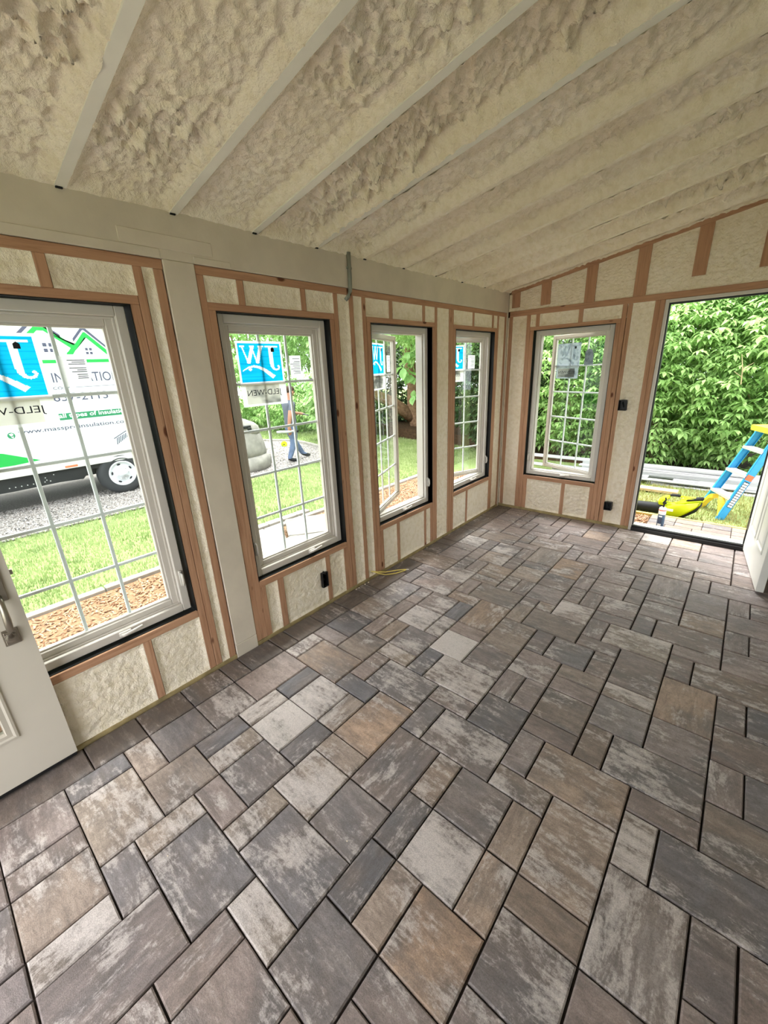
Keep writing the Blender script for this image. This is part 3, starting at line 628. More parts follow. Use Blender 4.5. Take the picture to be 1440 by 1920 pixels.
# ------------------------------------------------------------------ casement windows
def place(o, M4): o.matrix_basis = M4
def window(n, loc, rz, W, hinge, ang, crank_x, lever, zb=0.0):
    t = tag(empty('window_%d' % n, loc, rz), kind='structure')
    z0, z1 = ZS, ZH; g = .012
    bm = bmesh.new()
    for x0, x1, a, b in ((0, .003, z0, z1), (W-.003, W, z0, z1)): box(bm, x0, x1, -.0008, .11, a, b)
    box(bm, .003, W-.003, -.0008, .11, z1-.003, z1); box(bm, .003, W-.003, .012, .11, z0, z0+.003)
    obj('flashing', bm, 'membrane', t)
    bm = ring(bmesh.new(), g, W-g, z0+.012, z1-.005, .042, .040, .13, .003)
    ring(bm, g+.042, W-g-.042, z0+.054, z1-.047, .010, .062, .13, .002)
    obj('frame', bm, 'vinyl', t)
    a, b = .058, W-.058; zb_, zt = z0+.058, z1-.051
    w_ = b-a; px = a if hinge == 'L' else b
    Ms = Matrix.Translation((px, .085, 0)) @ Matrix.Rotation(R_(ang if hinge == 'L' else -ang), 4, 'Z') @ Matrix.Translation((-px, -.085, 0))
    sr = .034
    bm = ring(bmesh.new(), a, b, zb_, zt, sr, .070, .112, .003)
    ring(bm, a+sr, b-sr, zb_+sr, zt-sr, .009, .080, .104, .001)
    s = obj('sash', bm, 'vinyl', t); place(s, Ms)
    ga, gb, gz0, gz1 = a+sr+.006, b-sr-.006, zb_+sr+.006, zt-sr-.006
    cbox('pane', 'glass', s, ga, gb, .0905, .0935, gz0, gz1, 0)
    hw = .0075
    for k in (1, 2):
        x = ga+(gb-ga)*k/3; cbox('muntin', 'muntin_lit', s, x-hw, x+hw, .0942, .106, gz0, gz1, .002)
    for k in range(1, 5):
        z = gz0+(gz1-gz0)*k/5; cbox('muntin', 'muntin_lit', s, ga, gb, .0946, .1056, z-hw, z+hw, .002)
    # crank on the bottom rail
    bm = bmesh.new(); zc = z0+.034
    box(bm, crank_x-.028, crank_x+.028, .028, .042, zc-.014, zc+.014, .004)
    tube(bm, [(crank_x-.02, .030, zc), (crank_x-.012, .016, zc+.004), (crank_x+.02, .010, zc+.010), (crank_x+.055, .012, zc+.014), (crank_x+.074, .014, zc+.014)], [.008, .008, .007, .006, .0075], 8)
    obj('crank_handle', bm, 'vinyl', t, True)
    lx = g+.020 if lever == 'L' else W-g-.020
    bm = bmesh.new()
    box(bm, lx-.009, lx+.009, .030, .041, z0+.16, z0+.25, .003)
    tube(bm, [(lx, .030, z0+.24), (lx, .018, z0+.23), (lx, .014, z0+.19), (lx, .020, z0+.165)], [.006, .007, .007, .006], 8)
    obj('lock_lever', bm, 'vinyl', t, True)
    return t, Ms, (ga, gb, gz0, gz1)

def sheet(x0, x1, z0, z1, y):
    bm = bmesh.new(); bm.faces.new([bm.verts.new(p) for p in ((x0, y, z0), (x1, y, z0), (x1, y, z1), (x0, y, z1))]); return bm
def rim_sheet(x0, x1, z0, z1, y, w_):
    bm = bmesh.new(); o_ = [bm.verts.new(p) for p in ((x0, y, z0), (x1, y, z0), (x1, y, z1), (x0, y, z1))]
    i_ = [bm.verts.new(p) for p in ((x0+w_, y, z0+w_), (x1-w_, y, z0+w_), (x1-w_, y, z1-w_), (x0+w_, y, z1-w_))]
    for k in range(4): bm.faces.new((o_[k], o_[(k+1) % 4], i_[(k+1) % 4], i_[k]))
    return bm
def ribbon(pts, wds):
    """list of quads along a centre line in a 1 x 1 field"""
    L_, R2 = [], []
    for i, (x, z) in enumerate(pts):
        x0, z0 = pts[max(i-1, 0)]; x1, z1 = pts[min(i+1, len(pts)-1)]; d = Vector((x1-x0, z1-z0)).normalized(); h = wds[i]/2
        L_.append((x-d.y*h, z+d.x*h)); R2.append((x+d.y*h, z-d.x*h))
    return [(L_[i], L_[i+1], R2[i+1], R2[i]) for i in range(len(pts)-1)]
def glyphs():
    """serif J and W over a swoosh, as they read from outside"""
    q = ribbon([(.02, .965), (.37, .965)], [.045, .045])
    q += ribbon([(.225, .96), (.225, .50), (.215, .40), (.175, .325), (.11, .30), (.05, .325), (.03, .375), (.05, .415), (.08, .41)], [.10, .095, .085, .065, .05, .045, .05, .05, .03])
    for x0, x1, wd in ((.475, .60, .085), (.60, .70, .035), (.685, .82, .085), (.82, .935, .035)):
        up_ = wd > .05; q += ribbon([(x0, .95 if up_ else .50), (x1, .50 if up_ else .95)], [wd, wd])
    for x0, x1 in ((.395, .545), (.63, .76), (.87, 1.0)): q += ribbon([(x0, .965), (x1, .965)], [.04, .04])
    q += ribbon([(.20, .085), (.32, .20), (.44, .31), (.57, .385), (.70, .415), (.82, .395), (.93, .335), (.99, .285)], [.12, .105, .09, .075, .06, .04, .025, .008])
    return q

def sticker(t, Ms, x0, x1, z0, zm, z1, low, faint=False, seed=0):
    """square sheet with two mirrored letters over a paper strip, on the inner face of the pane; mirrored because it reads from outside"""
    y = .0895
    def put(name, bm, mat, par, label=None):
        o = obj(name, bm, mat, par)
        if par is t: place(o, Ms)
        if label: o['label'] = label
        return o
    st = put('sticker', sheet(x0, x1, zm, z1, y) if faint else rim_sheet(x0, x1, zm, z1, y, .012), 'sticker_faint' if faint else 'sticker_white', t, 'grey printed sheet stuck on the pane' if faint else 'blue square sheet with mirrored white letters')
    w_, h_ = x1-x0, z1-zm
    N_ = 72; gl = glyphs(); cells = {0: bmesh.new(), 1: bmesh.new()}
    def inside(px, pz):
        if (px-.80)**2+(pz-.33)**2 < .0016: return 1
        for q in gl:
            sg = [(q[(i+1) % 4][0]-q[i][0])*(pz-q[i][1])-(q[(i+1) % 4][1]-q[i][1])*(px-q[i][0]) for i in range(4)]
            if min(sg) >= 0 or max(sg) <= 0: return 1
        return 0
    xa_, za_, sx, sz = x0+.012, zm+.012, (w_-.024)/N_, (h_-.024)/N_
    for i in range(N_):
        for k in range(N_):
            c = inside(1-(i+.5)/N_*1.08+.04, ((k+.5)/N_)*1.08-.03); bq = cells[c]
            bq.faces.new([bq.verts.new((xa_+(i+di)*sx, y, za_+(k+dk)*sz)) for di, dk in ((0, 0), (1, 0), (1, 1), (0, 1))])
    if faint: cells[0].free()
    else: put('print', cells[0], 'sticker_blue', st)
    put('lettering', cells[1], 'sticker_faint' if faint else 'sticker_white', st)
    bm = bmesh.new(); hx = x1-w_*.22; hz = z1-.045
    prism(bm, [(hx-.011, hz-.012), (hx+.011, hz-.012), (hx+.011, hz+.006), (hx, hz+.014), (hx-.011, hz+.006)], 'y', y-.0022, y-.0016)
    put('house_mark', bm, 'print_black', st)
    lo = put('sticker', sheet(low[0], low[1], z0, zm, y+.0001), 'sticker_faint' if faint else 'sticker_white', t, 'paper strip with mirrored dark lettering')
    a, b = low[0]+(low[1]-low[0])*.09, low[1]-(low[1]-low[0])*.16
    put('drawing', sheet(a, b, z0+.012, zm-.004, y-.0005), 'sticker_wood', lo)
    co, f = text_mesh('JELD-WEN', (b-a)*1.02, (zm-z0)*.34)
    v = [(b+.012-c[0], y-.0012, z0+(zm-z0)*.40+c[1]) for c in co]
    put('lettering', (v, f), 'print_black', lo)
    return st

def paper(t, Ms, x0, x1, z0, z1, mat='sticker_paper'):
    y = .0892
    p = obj('notice', sheet(x0, x1, z0, z1, y), 'sticker_white' if mat != 'sticker_faint' else mat, t); place(p, Ms); p['label'] = 'white paper notice with small print on the pane'
    if mat == 'sticker_faint': return
    bm = bmesh.new(); r = random.Random(int(x0*1000)); z = z1-.018
    while z > z0+.02:
        l = r.uniform(.35, .85)*(x1-x0); box(bm, x1-.008-l, x1-.008, y-.0008, y-.0004, z-.0016, z+.0016); z -= r.choice((.0075, .0075, .011, .016))
    obj('print', bm, 'print_grey', p)

HALF = math.pi/2
specs = [(1, (XL, RO[0][0], 0), HALF, 'L', 0, .42, 'R'), (2, (XL, RO[1][0], 0), HALF, 'R', 0, .46, 'L'), (3, (XL, RO[2][0], 0), HALF, 'L', 22, .38, 'R'),
         (4, (XL, RO[3][0], 0), HALF, 'R', 22, .42, 'R'), (5, (WX[0], YF, 0), 0.0, 'R', 21.5, .42, 'L')]
WIN = {}
for n, loc, rz, hg, an, cx, lv in specs: WIN[n] = window(n, loc, rz, .763, hg, an, cx, lv)
t, Ms, G_ = WIN[1]; y_ = RO[0][0]
sticker(t, Ms, .118, .420, 1.476, 1.582, 1.826, (.118, .421)); paper(t, Ms, .477, .573, 1.62, 1.743)
t, Ms, G_ = WIN[2]; y_ = RO[1][0]
sticker(t, Ms, .131, .435, 1.460, 1.583, 1.815, (.131, .438)); paper(t, Ms, .484, .571, 1.607, 1.737)
t, Ms, G_ = WIN[3]
sticker(t, Ms, .120, .420, 1.478, 1.59, 1.826, (.120, .42)); paper(t, Ms, .49, .58, 1.61, 1.74)
t, Ms, G_ = WIN[4]
sticker(t, Ms, .150, .450, 1.478, 1.59, 1.826, (.150, .45)); paper(t, Ms, .50, .59, 1.60, 1.73)
t, Ms, G_ = WIN[5]
sticker(t, Ms, .115, .400, 1.458, 1.563, 1.808, (.118, .395), True)
y_ = .0892; bm = bmesh.new(); prism(bm, [(.452, 1.587), (.556, 1.592), (.548, 1.70), (.53, 1.735), (.50, 1.742), (.46, 1.722)], 'y', y_-.0003, y_)
p = obj('notice', bm, 'sticker_faint', t); place(p, Ms); p['label'] = 'faint grey sticker with clipped top on the pane'

# ------------------------------------------------------------------ far door (open) and its frame
d1 = tag(empty('door_1'), kind='structure')
xa, xb, zt = DX[0]+.001, DX[1]-.001, 2.092
bm = bmesh.new()
box(bm, xa, xa+.026, YF-.004, YF+.12, -.01, zt, .002); box(bm, xb-.026, xb, YF-.004, YF+.12, -.01, zt, .002); box(bm, xa+.026, xb-.026, YF-.004, YF+.12, zt-.026, zt, .002)
obj('jamb', bm, 'vinyl', d1)
bm = bmesh.new()
box(bm, xa+.026, xa+.037, YF+.012, YF+.06, .055, zt-.026, .002); box(bm, xb-.037, xb-.026, YF+.012, YF+.06, .055, zt-.026, .002); box(bm, xa+.037, xb-.037, YF+.012, YF+.06, zt-.039, zt-.026, .002)
obj('weatherstrip', bm, 'black_plastic', d1)
bm = bmesh.new()
box(bm, xa+.026, xb-.026, YF-.022, YF+.004, -.011, .034, .003); box(bm, xa+.026, xb-.026, YF-.006, YF+.03, .034, .05, .003)
obj('threshold_seal', bm, 'black_plastic', d1)
bm = bmesh.new(); prism(bm, [(YF+.006, -.03), (YF+.20, -.03), (YF+.20, .020), (YF+.10, .036), (YF+.03, .046), (YF+.006, .034)], 'x', xa+.026, xb-.026)
obj('threshold', bm, 'aluminium', d1)
def panel_leaf(parent, L, H, th, panels, matname, lite=None):
    """leaf in local x (0..L) z (0..H), faces at y=0 and y=th; panels = raised mouldings on both faces"""
    bm = bmesh.new()
    if lite:
        a, b, c, d = lite
        box(bm, 0, a, 0, th, 0, H); box(bm, b, L, 0, th, 0, H); box(bm, a, b, 0, th, 0, c); box(bm, a, b, 0, th, d, H)
    else: box(bm, 0, L, 0, th, 0, H, .002)
    lf = obj('leaf', bm, matname, parent)
    for (a, b, c, d) in panels:
        for s, y in ((-1, 0), (1, th)):
            bm = bmesh.new()
            def rg(ins, h): return [bm.verts.new((x, y+s*h, z)) for x, z in ((a+ins, c+ins), (b-ins, c+ins), (b-ins, d-ins), (a+ins, d-ins))]
            rr = [rg(0, .0002), rg(.006, .007), rg(.016, .006), rg(.026, -.0), rg(.036, .0005), rg(.060, .006)]
            for q in range(len(rr)-1):
                for k in range(4): bm.faces.new((rr[q][k], rr[q][(k+1) % 4], rr[q+1][(k+1) % 4], rr[q+1][k]))
            bm.faces.new(rr[-1]); obj('panel', bm, matname, lf)
    return lf
hx, hy = xb-.028, YF-.006
dirv = Vector((.087, -.845)).normalized(); ang = math.atan2(dirv.y, dirv.x)
H_ = 2.03; L_ = .845
cols = ((.11, .385), (.46, .735)); rows = ((.24, .82), (.98, 1.56), (1.68, 1.90))
lf = panel_leaf(d1, L_, H_, .045, [(c0, c1, r0, r1) for c0, c1 in cols for r0, r1 in rows], 'painted_door')
lf.matrix_basis = Matrix.Translation((hx, hy, .017)) @ Matrix.Rotation(ang, 4, 'Z')
bm = bmesh.new()
for s_, y in ((-1, 0), (1, .045)): lathe(bm, [(.030, y), (.030, y+s_*.008), (.012, y+s_*.012), (.012, y+s_*.035), (.028, y+s_*.05), (.022, y+s_*.062), (.002, y+s_*.064)], 16, 'y', (L_-.07, 0, .95))
obj('knob', bm, 'nickel', lf, True)
bm = bmesh.new()
for z in (.2, 1.0, 1.8): tube(bm, [(hx-.001, hy-.004, z), (hx-.001, hy-.004, z+.10)], .007, 8)
obj('hinge', bm, 'nickel', d1)

# ------------------------------------------------------------------ near left door, swung open against the window wall
d2 = tag(empty('door_2'), kind='structure')
Ld, y_free = .90, .123
lf = panel_leaf(d2, Ld, 2.03, .042, [], 'cream_door', (.19, Ld-.19, .253, 1.86))
lf.matrix_basis = Matrix.Translation((XL+.047, y_free-Ld, .034)) @ Matrix.Rotation(HALF, 4, 'Z')     # local x -> +y, local y -> -x
bm = bmesh.new(); a, b, c, d = .148, Ld-.148, .220, 1.90
for s_, y in ((-1, 0), (1, .042)):
    rr = [[bm.verts.new((x, y+s_*h, z)) for x, z in ((a+i, c+i), (b-i, c+i), (b-i, d-i), (a+i, d-i))] for i, h in ((0, .0003), (.004, .008), (.012, .010), (.020, .006), (.036, .009), (.042, -.006))]
    for q in range(5):
        for k in range(4): bm.faces.new((rr[q][k], rr[q][(k+1) % 4], rr[q+1][(k+1) % 4], rr[q+1][k]))
obj('glazing_bead', bm, 'cream_door', lf)
cbox('pane', 'glass', lf, .188, Ld-.188, .019, .023, .25, 1.863, 0)
xh = XL+.047
hd = obj('handle_plate', nbox(xh, xh+.012, .043, .094, .850, 1.16, .003), 'nickel', d2)
bm = bmesh.new(); lathe(bm, [(.021, xh+.012), (.021, xh+.02), (.017, xh+.026), (.002, xh+.027)], 18, 'x', (0, .068, 1.10))
obj('thumb_turn', bm, 'nickel', hd, True)
bm = bmesh.new()
tube(bm, [(xh+.010, .068, .872), (xh+.036, .067, .862), (xh+.052, .066, .835), (xh+.056, .065, .79), (xh+.050, .063, .745), (xh+.034, .061, .715), (xh+.008, .060, .700)], [.010, .010, .0105, .0125, .0115, .010, .012], 12)
obj('handle_grip', bm, 'nickel', d2, True)
bm = nbox(xh, xh+.008, .035, .086, .662, .730, .002); box(bm, xh+.008, xh+.013, .040, .081, .668, .724, .002)
lathe(bm, [(.021, xh+.013), (.019, xh+.019), (.012, xh+.021)], 18, 'x', (0, .060, .697))
obj('handle_base', bm, 'nickel', d2)
obj('latch_bolt', nbox(XL+.018, XL+.034, y_free-.001, y_free+.010, .938, .958, .002), 'nickel', d2)
obj('gap_strip', nbox(XL+.010, XL+.044, y_free-Ld, y_free-.004, .014, .0335, .002), 'black_plastic', d2)  # black strip filling the gap below the leaf

# ------------------------------------------------------------------ wiring
def outlet_box(name, loc, rz, wd, ht, label):
    t = tag(empty(name, loc, rz), label, 'electrical box', 'electrical boxes in the stud bays')
    bm = bmesh.new(); th = .004; y0, y1 = -.012, .05
    ring(bm, -wd/2, wd/2, -ht/2, ht/2, th, y0, y1, .0006); box(bm, -wd/2+th, wd/2-th, y1-th, y1, -ht/2+th, ht/2-th)
    obj('box_shell', bm, 'black_plastic', t)
    bm = bmesh.new()
    for z in (-ht/2+.010, ht/2-.010): lathe(bm, [(.005, y0+.002), (.005, y0+.014), (.0015, y0+.0145)], 8, 'y', (0, 0, z))
    obj('screw_boss', bm, 'black_plastic', t)
    bm = bmesh.new(); tube(bm, [(-.01, y1-.006, ht/2-.012), (-.004, .02, .01), (.008, .012, -.01), (.004, .028, -.02)], .004, 6)
    obj('wire_tail', bm, 'black_plastic', t, True)
    return t
outlet_box('outlet_box', (XL, 1.704, .209), HALF, .052, .115, 'black electrical box low in the foam under the second window')
outlet_box('outlet_box', (-.893, YF, 1.217), 0, .07, .096, 'black switch box at mid height between the far window and the open doorway')
outlet_box('outlet_box', (-.893, YF, .206), 0, .07, .085, 'black electrical box near the floor beside the open doorway')
bm = bmesh.new(); y = 2.139
tube(bm, [(XL+.014, y, 2.338), (XL+.014, y, 2.20), (XL+.013, y-.001, 2.15), (XL+.012, y-.004, 2.12), (XL+.002, y-.012, 2.09), (XL-.012, y-.028, 2.068)], .0135, 10)
cd = tag(obj('conduit', bm, 'zinc', None, True), 'grey metal conduit running down the painted beam into the wall', 'conduit')
bm = nbox(XL+.004, XL+.018, y-.022, y+.022, 2.245, 2.258, .002); obj('strap', bm, 'zinc', cd)
bm = bmesh.new()
tube(bm, [(XL-.02, 2.20, .06), (XL+.0, 2.23, .048), (-2.03, 2.30, .036), (-1.99, 2.40, .024), (-1.955, 2.462, .014), (-1.945, 2.474, .012)], .0042, 7)
cb = tag(obj('cable', bm, 'yellow_cable', None, True), 'pale yellow cable end looped out of the wall onto the floor', 'cable')
bm = bmesh.new()
tube(bm, [(-1.945, 2.474, .012), (-1.955, 2.452, .0068), (-1.985, 2.375, .0055), (-2.03, 2.30, .012), (-2.06, 2.262, .028), (XL-.01, 2.226, .05)], .0042, 7)
obj('return_strand', bm, 'yellow_cable', cb, True)
bm = bmesh.new(); tube(bm, [(-1.945, 2.474, .012), (-1.932, 2.49, .010)], .0055, 7); obj('bare_tip', bm, 'vinyl', cb)

# crumbs of foam left on the pavers
bm = bmesh.new(); r_ = random.Random(8)
def crumb(x, y, s):
    q = bmesh.ops.create_icosphere(bm, subdivisions=1, radius=s)
    for v in q['verts']: v.co = Vector((v.co.x*r_.uniform(.6, 1.3)+x, v.co.y*r_.uniform(.6, 1.3)+y, v.co.z*.6+s*.45))
for _ in range(46): crumb(r_.uniform(-2.04, -1.55), r_.uniform(3.95, 4.48), r_.uniform(.0015, .0042))
for _ in range(40): crumb(r_.uniform(-2.06, .1), r_.uniform(.2, 4.3), r_.uniform(.0012, .003))
for y in (1.99, 2.02, 2.09, 2.13, 2.96): crumb(-2.07, y, .007)
tag(obj('foam_crumbs', bm, 'foam', None), 'white crumbs of spray foam scattered on the paver floor', 'foam crumbs', kind='stuff')

# ================================================================== OUTSIDE
G = -.36
def gz(x, y):
    a = smooth(-2.7, -4.2, np.asarray(x, float)) if False else 1-smooth(-4.3, -2.7, np.asarray(x, float))
    z = -.10+(G+.10)*a
    return z
n = 110
gx = np.concatenate([np.linspace(-34, -9, 24), np.linspace(-8.8, 3, 90), np.linspace(3.3, 24, 18)])
gy = np.linspace(-16, 34, 130)
XX, YY = np.meshgrid(gx, gy, indexing='ij')
ZZ = gz(XX, YY)+.03*(fbm(XX*.8, YY*.8, 3)-.45)
inside = (XX > -2.35) & (XX < 1.2) & (YY < 4.72) & (YY > -1.2)
ZZ = np.where(inside, -.30, ZZ)
vv = np.stack([XX, YY, ZZ], -1).reshape(-1, 3); ii = np.arange(len(gx)*len(gy)).reshape(len(gx), len(gy))
ff = np.stack([ii[:-1, :-1], ii[1:, :-1], ii[1:, 1:], ii[:-1, 1:]], -1).reshape(-1, 4)
lawn = tag(fast_mesh('lawn', vv, ff, 'turf', None, True), kind='structure')

def scatter(n, poly, seed):
    """random points in a polygon"""
    r = np.random.RandomState(seed); P = np.array(poly); lo, hi = P.min(0), P.max(0); out = np.zeros((0, 2))
    while len(out) < n:
        q = r.uniform(lo, hi, (n*2, 2)); c = np.zeros(len(q), bool)
        for i in range(len(P)):
            (x1, y1), (x2, y2) = P[i], P[i-1]
            k = ((y1 > q[:, 1]) != (y2 > q[:, 1])) & (q[:, 0] < (x2-x1)*(q[:, 1]-y1)/(y2-y1+1e-12)+x1); c ^= k
        out = np.concatenate([out, q[c]])
    return out[:n]
def blades(name, n, poly, h, wd, mat, seed, lean=.5, zf=None):
    r = np.random.RandomState(seed); p = scatter(n, poly, seed); z = (zf or gz)(p[:, 0], p[:, 1])+.0
    a = r.uniform(0, 2*np.pi, n); l = r.uniform(.1, lean, n)*h; hh = h*r.uniform(.5, 1.25, n); b = a+r.uniform(.8, 2.2, n)
    base = np.stack([p[:, 0], p[:, 1], z-.01], 1); s = np.stack([np.cos(a), np.sin(a), 0*a], 1)*(wd/2); d = np.stack([np.cos(b), np.sin(b), 0*b], 1)
    midp = base+d*(l*.35)[:, None]+np.array([0, 0, 1.])*(hh*.6)[:, None]; tip = base+d*l[:, None]+np.array([0, 0, 1.])*hh[:, None]
    V = np.stack([base-s, base+s, midp+s*.7, midp-s*.7, tip], 1).reshape(-1, 3)
    k = np.arange(n)*5
    F = np.concatenate([np.stack([k, k+1, k+2], 1), np.stack([k, k+2, k+3], 1), np.stack([k+3, k+2, k+4], 1)])
    return fast_mesh(name, V, F, mat)
g1 = blades('grass', 62000, [(-7.25, -.9), (-4.52, -.9), (-4.46, 3.4), (-4.5, 10.2), (-8.2, 10.6), (-7.35, 6.6), (-7.22, 2.4)], .055, .011, 'grass', 3)
tag(g1, 'bright mown grass between the gravel drive and the window wall', 'grass', kind='stuff')
g2 = blades('grass', 16000, [(-8.9, 7.6), (-7.6, 10.6), (-11, 12.5), (-15, 11), (-15, 6.6), (-11.4, 7.5), (-10.4, 7.9)], .06, .02, 'grass', 4)
tag(g2, 'sunlit grass behind the gravel drive and the walking man', 'grass', kind='stuff')
g3 = blades('grass', 15000, [(-1.8, 5.36), (1.6, 5.30), (1.8, 6.9), (-2.4, 6.9)], .05, .010, 'grass_dry', 5)
tag(g3, 'patchy dry grass outside the open doorway around the ladder', 'grass', kind='stuff')

def pebbles(name, n, poly, s0, s1, mat, seed, flat=.6, parent=None, zf=None, lift=.0, chip=False):
    r = np.random.RandomState(seed); p = scatter(n, poly, seed); z = (zf or gz)(p[:, 0], p[:, 1])+lift
    if chip:
        U = np.array([(-1, -.25, -.12), (1, -.3, -.12), (1.1, .25, -.1), (-.9, .3, -.12), (-1, -.2, .12), (.9, -.25, .12), (1, .2, .14), (-.95, .25, .1)])
        F = np.array([(0, 3, 2, 1), (4, 5, 6, 7), (0, 1, 5, 4), (1, 2, 6, 5), (2, 3, 7, 6), (3, 0, 4, 7)])
    else:
        U = np.array([(1, 0, 0), (0, 1, 0), (-1, 0, 0), (0, -1, 0), (0, 0, 1), (0, 0, -1), (.62, .62, .4), (-.62, .62, .4), (-.62, -.62, .4), (.62, -.62, .4)])
        F = np.array([(4, 9, 6), (4, 6, 7), (4, 7, 8), (4, 8, 9), (0, 6, 9), (1, 7, 6), (2, 8, 7), (3, 9, 8), (0, 1, 6), (1, 2, 7), (2, 3, 8), (3, 0, 9)])
    a = r.uniform(0, 2*np.pi, n); s = r.uniform(s0, s1, n); st = r.uniform(.7, 1.3, (n, 3)); st[:, 2] *= flat
    L = U[None]*st[:, None]*s[:, None, None]
    tl = r.uniform(-.5, .5, n) if chip else 0*a
    Lz = L[..., 2]+L[..., 0]*tl[:, None]
    V = np.stack([L[..., 0]*np.cos(a)[:, None]-L[..., 1]*np.sin(a)[:, None]+p[:, :1], L[..., 0]*np.sin(a)[:, None]+L[..., 1]*np.cos(a)[:, None]+p[:, 1:], Lz+z[:, None]], -1).reshape(-1, 3)
    FF_ = (F[None]+(np.arange(n)*len(U))[:, None, None]).reshape(-1, F.shape[1])
    return fast_mesh(name, V, FF_, mat, parent)

def vor_mat(name, cols, sc=30):
    mt, nt, b = base_mat(name, .85, .15); v = coords(nt, (1, 1, 1), False); n_ = noise(nt, v, sc, 0)
    nt.links.new(ramp(nt, n_, [(.25+.5*i/(len(cols)-1), lin(*c)) for i, c in enumerate(cols)]), b.inputs['Base Color']); return mt
MAT['gravel'] = vor_mat('gravel_stones', [(62, 57, 55), (164, 159, 155), (104, 94, 88), (196, 190, 185), (78, 76, 77)], 24)
MAT['chips'] = vor_mat('wood_chips', [(112, 80, 58), (164, 130, 102), (138, 100, 74), (184, 156, 128), (100, 74, 58)], 26)

GP = [(-7.3, -5), (-7.22, 2.4), (-7.38, 4.4), (-7.32, 6.3), (-7.9, 7.1), (-8.73, 7.4), (-10.4, 7.68), (-11.2, 7.3), (-13, 6.2), (-13.5, -5)]
gv = tag(obj('gravel_drive', prism(bmesh.new(), GP, 'z', G-.05, G+.012), 'gravel_bed', None), kind='structure')
pb = pebbles('gravel', 26000, [(-7.26, -1.0), (-7.2, 2.4), (-7.36, 4.4), (-7.3, 6.3), (-7.9, 7.05), (-8.73, 7.3), (-10.4, 7.6), (-11, 7.2), (-11, 3.4), (-9.0, 3.2), (-9.0, -1.0)], .016, .036, 'gravel', 7, zf=lambda x, y: x*0+G+.014)
tag(pb, 'pale grey gravel covering the drive under the truck', 'gravel', kind='stuff')
# kerb along the back edge of the gravel
ep = [(-7.36, 6.32), (-7.92, 7.12), (-8.73, 7.42), (-9.6, 7.62), (-10.4, 7.7), (-11.2, 7.32), (-11.9, 6.9)]
for i in range(len(ep)-1):
    a, b = Vector((*ep[i], G)), Vector((*ep[i+1], G)); dv = (b-a).normalized(); nv = Vector((-dv.y, dv.x, 0))*.05
    bm = bmesh.new(); a2, b2 = a+dv*.01, b-dv*.01
    prism(bm, [tuple((a2+nv)[:2]), tuple((b2+nv)[:2]), tuple((b2-nv)[:2]), tuple((a2-nv)[:2])], 'z', G-.02, G+.06)
    k = obj('kerb_stone', bm, 'concrete', gv)
# mulch strip along the wall, with a concrete kerb
MP = [(-2.28, -3), (-2.28, 6.6), (-4.44, 6.6), (-4.44, -3)]
mgx, mgy = np.linspace(-4.44, -2.3, 24), np.linspace(-3, 6.6, 60); A_, B_ = np.meshgrid(mgx, mgy, indexing='ij')
ii = np.arange(A_.size).reshape(A_.shape)
mul = tag(fast_mesh('mulch_bed', np.stack([A_, B_, gz(A_, B_)+.04], -1).reshape(-1, 3), np.stack([ii[:-1, :-1], ii[1:, :-1], ii[1:, 1:], ii[:-1, 1:]], -1).reshape(-1, 4), 'mulch_bed', None, True), kind='structure')
ch = pebbles('wood_chips', 9000, [(-2.4, -.6), (-2.4, 6.4), (-4.40, 6.4), (-4.40, -.6)], .014, .036, 'chips', 9, 1.0, None, lambda x, y: gz(x, y)+.045, 0, True)
tag(ch, 'tan wood chip mulch in the strip below the windows', 'wood chips', kind='stuff')
y = -1.6; r_ = random.Random(2)
while y < 6.6:
    l = .62; cbox('kerb_stone', 'concrete', mul, -4.53, -4.445, y+.006, y+l-.006, G-.05, G+.075+r_.uniform(-.004, .004), .008); y += l
# stone slabs laid as steps outside the second window
def slab(name, pts, z0, z1, label, mat='stone', group='stone slabs outside the second window'):
    bm = prism(bmesh.new(), pts, 'z', z0, z1); bmesh.ops.bevel(bm, geom=list(bm.edges), offset=.012, segments=1, affect='EDGES')
    bmesh.ops.subdivide_edges(bm, edges=list(bm.edges), cuts=2, use_grid_fill=True); rr = random.Random(len(label))
    for v in bm.verts: v.co += Vector((rr.uniform(-.006, .006), rr.uniform(-.006, .006), rr.uniform(-.004, .004)))
    return tag(obj(name, bm, mat, None), label, 'slab', group)
slab('stone_slab', [(-4.36, 2.98), (-4.05, 3.50), (-3.50, 3.12), (-3.86, 2.66)], -.34, -.19, 'pale rough slab at the right of the stepping stones outside the second window')
slab('stone_slab', [(-4.34, 2.28), (-4.30, 2.86), (-3.78, 2.58), (-3.60, 2.02)], -.34, -.21, 'pale rough slab at the left of the stepping stones outside the second window')
slab('stone_slab', [(-3.78, 2.60), (-3.46, 3.06), (-2.72, 2.52), (-2.78, 1.80), (-3.52, 1.98)], -.30, -.165, 'large white slab lying closest below the second window')
for i in range(4):
    tag(cbox('paving_brick', 'concrete', None, -4.66, -4.545, 2.62+i*.235, 2.62+i*.235+.222, G-.02, G+.10, .006), ('grey paving brick at the left end of the row behind the stepping stones', 'second grey paving brick from the left behind the stepping stones', 'second grey paving brick from the right behind the stepping stones', 'grey paving brick at the right end of the row behind the stepping stones')[i], 'brick', 'paving bricks behind the stepping stones')
tag(cbox('bounce_slab', 'concrete', None, -3.4, XR+1.2, YN-4.2, YN-.13, -.2, -.04, .004), kind='structure')   # unseen slab behind the camera, added to bounce neutral daylight onto the ceiling
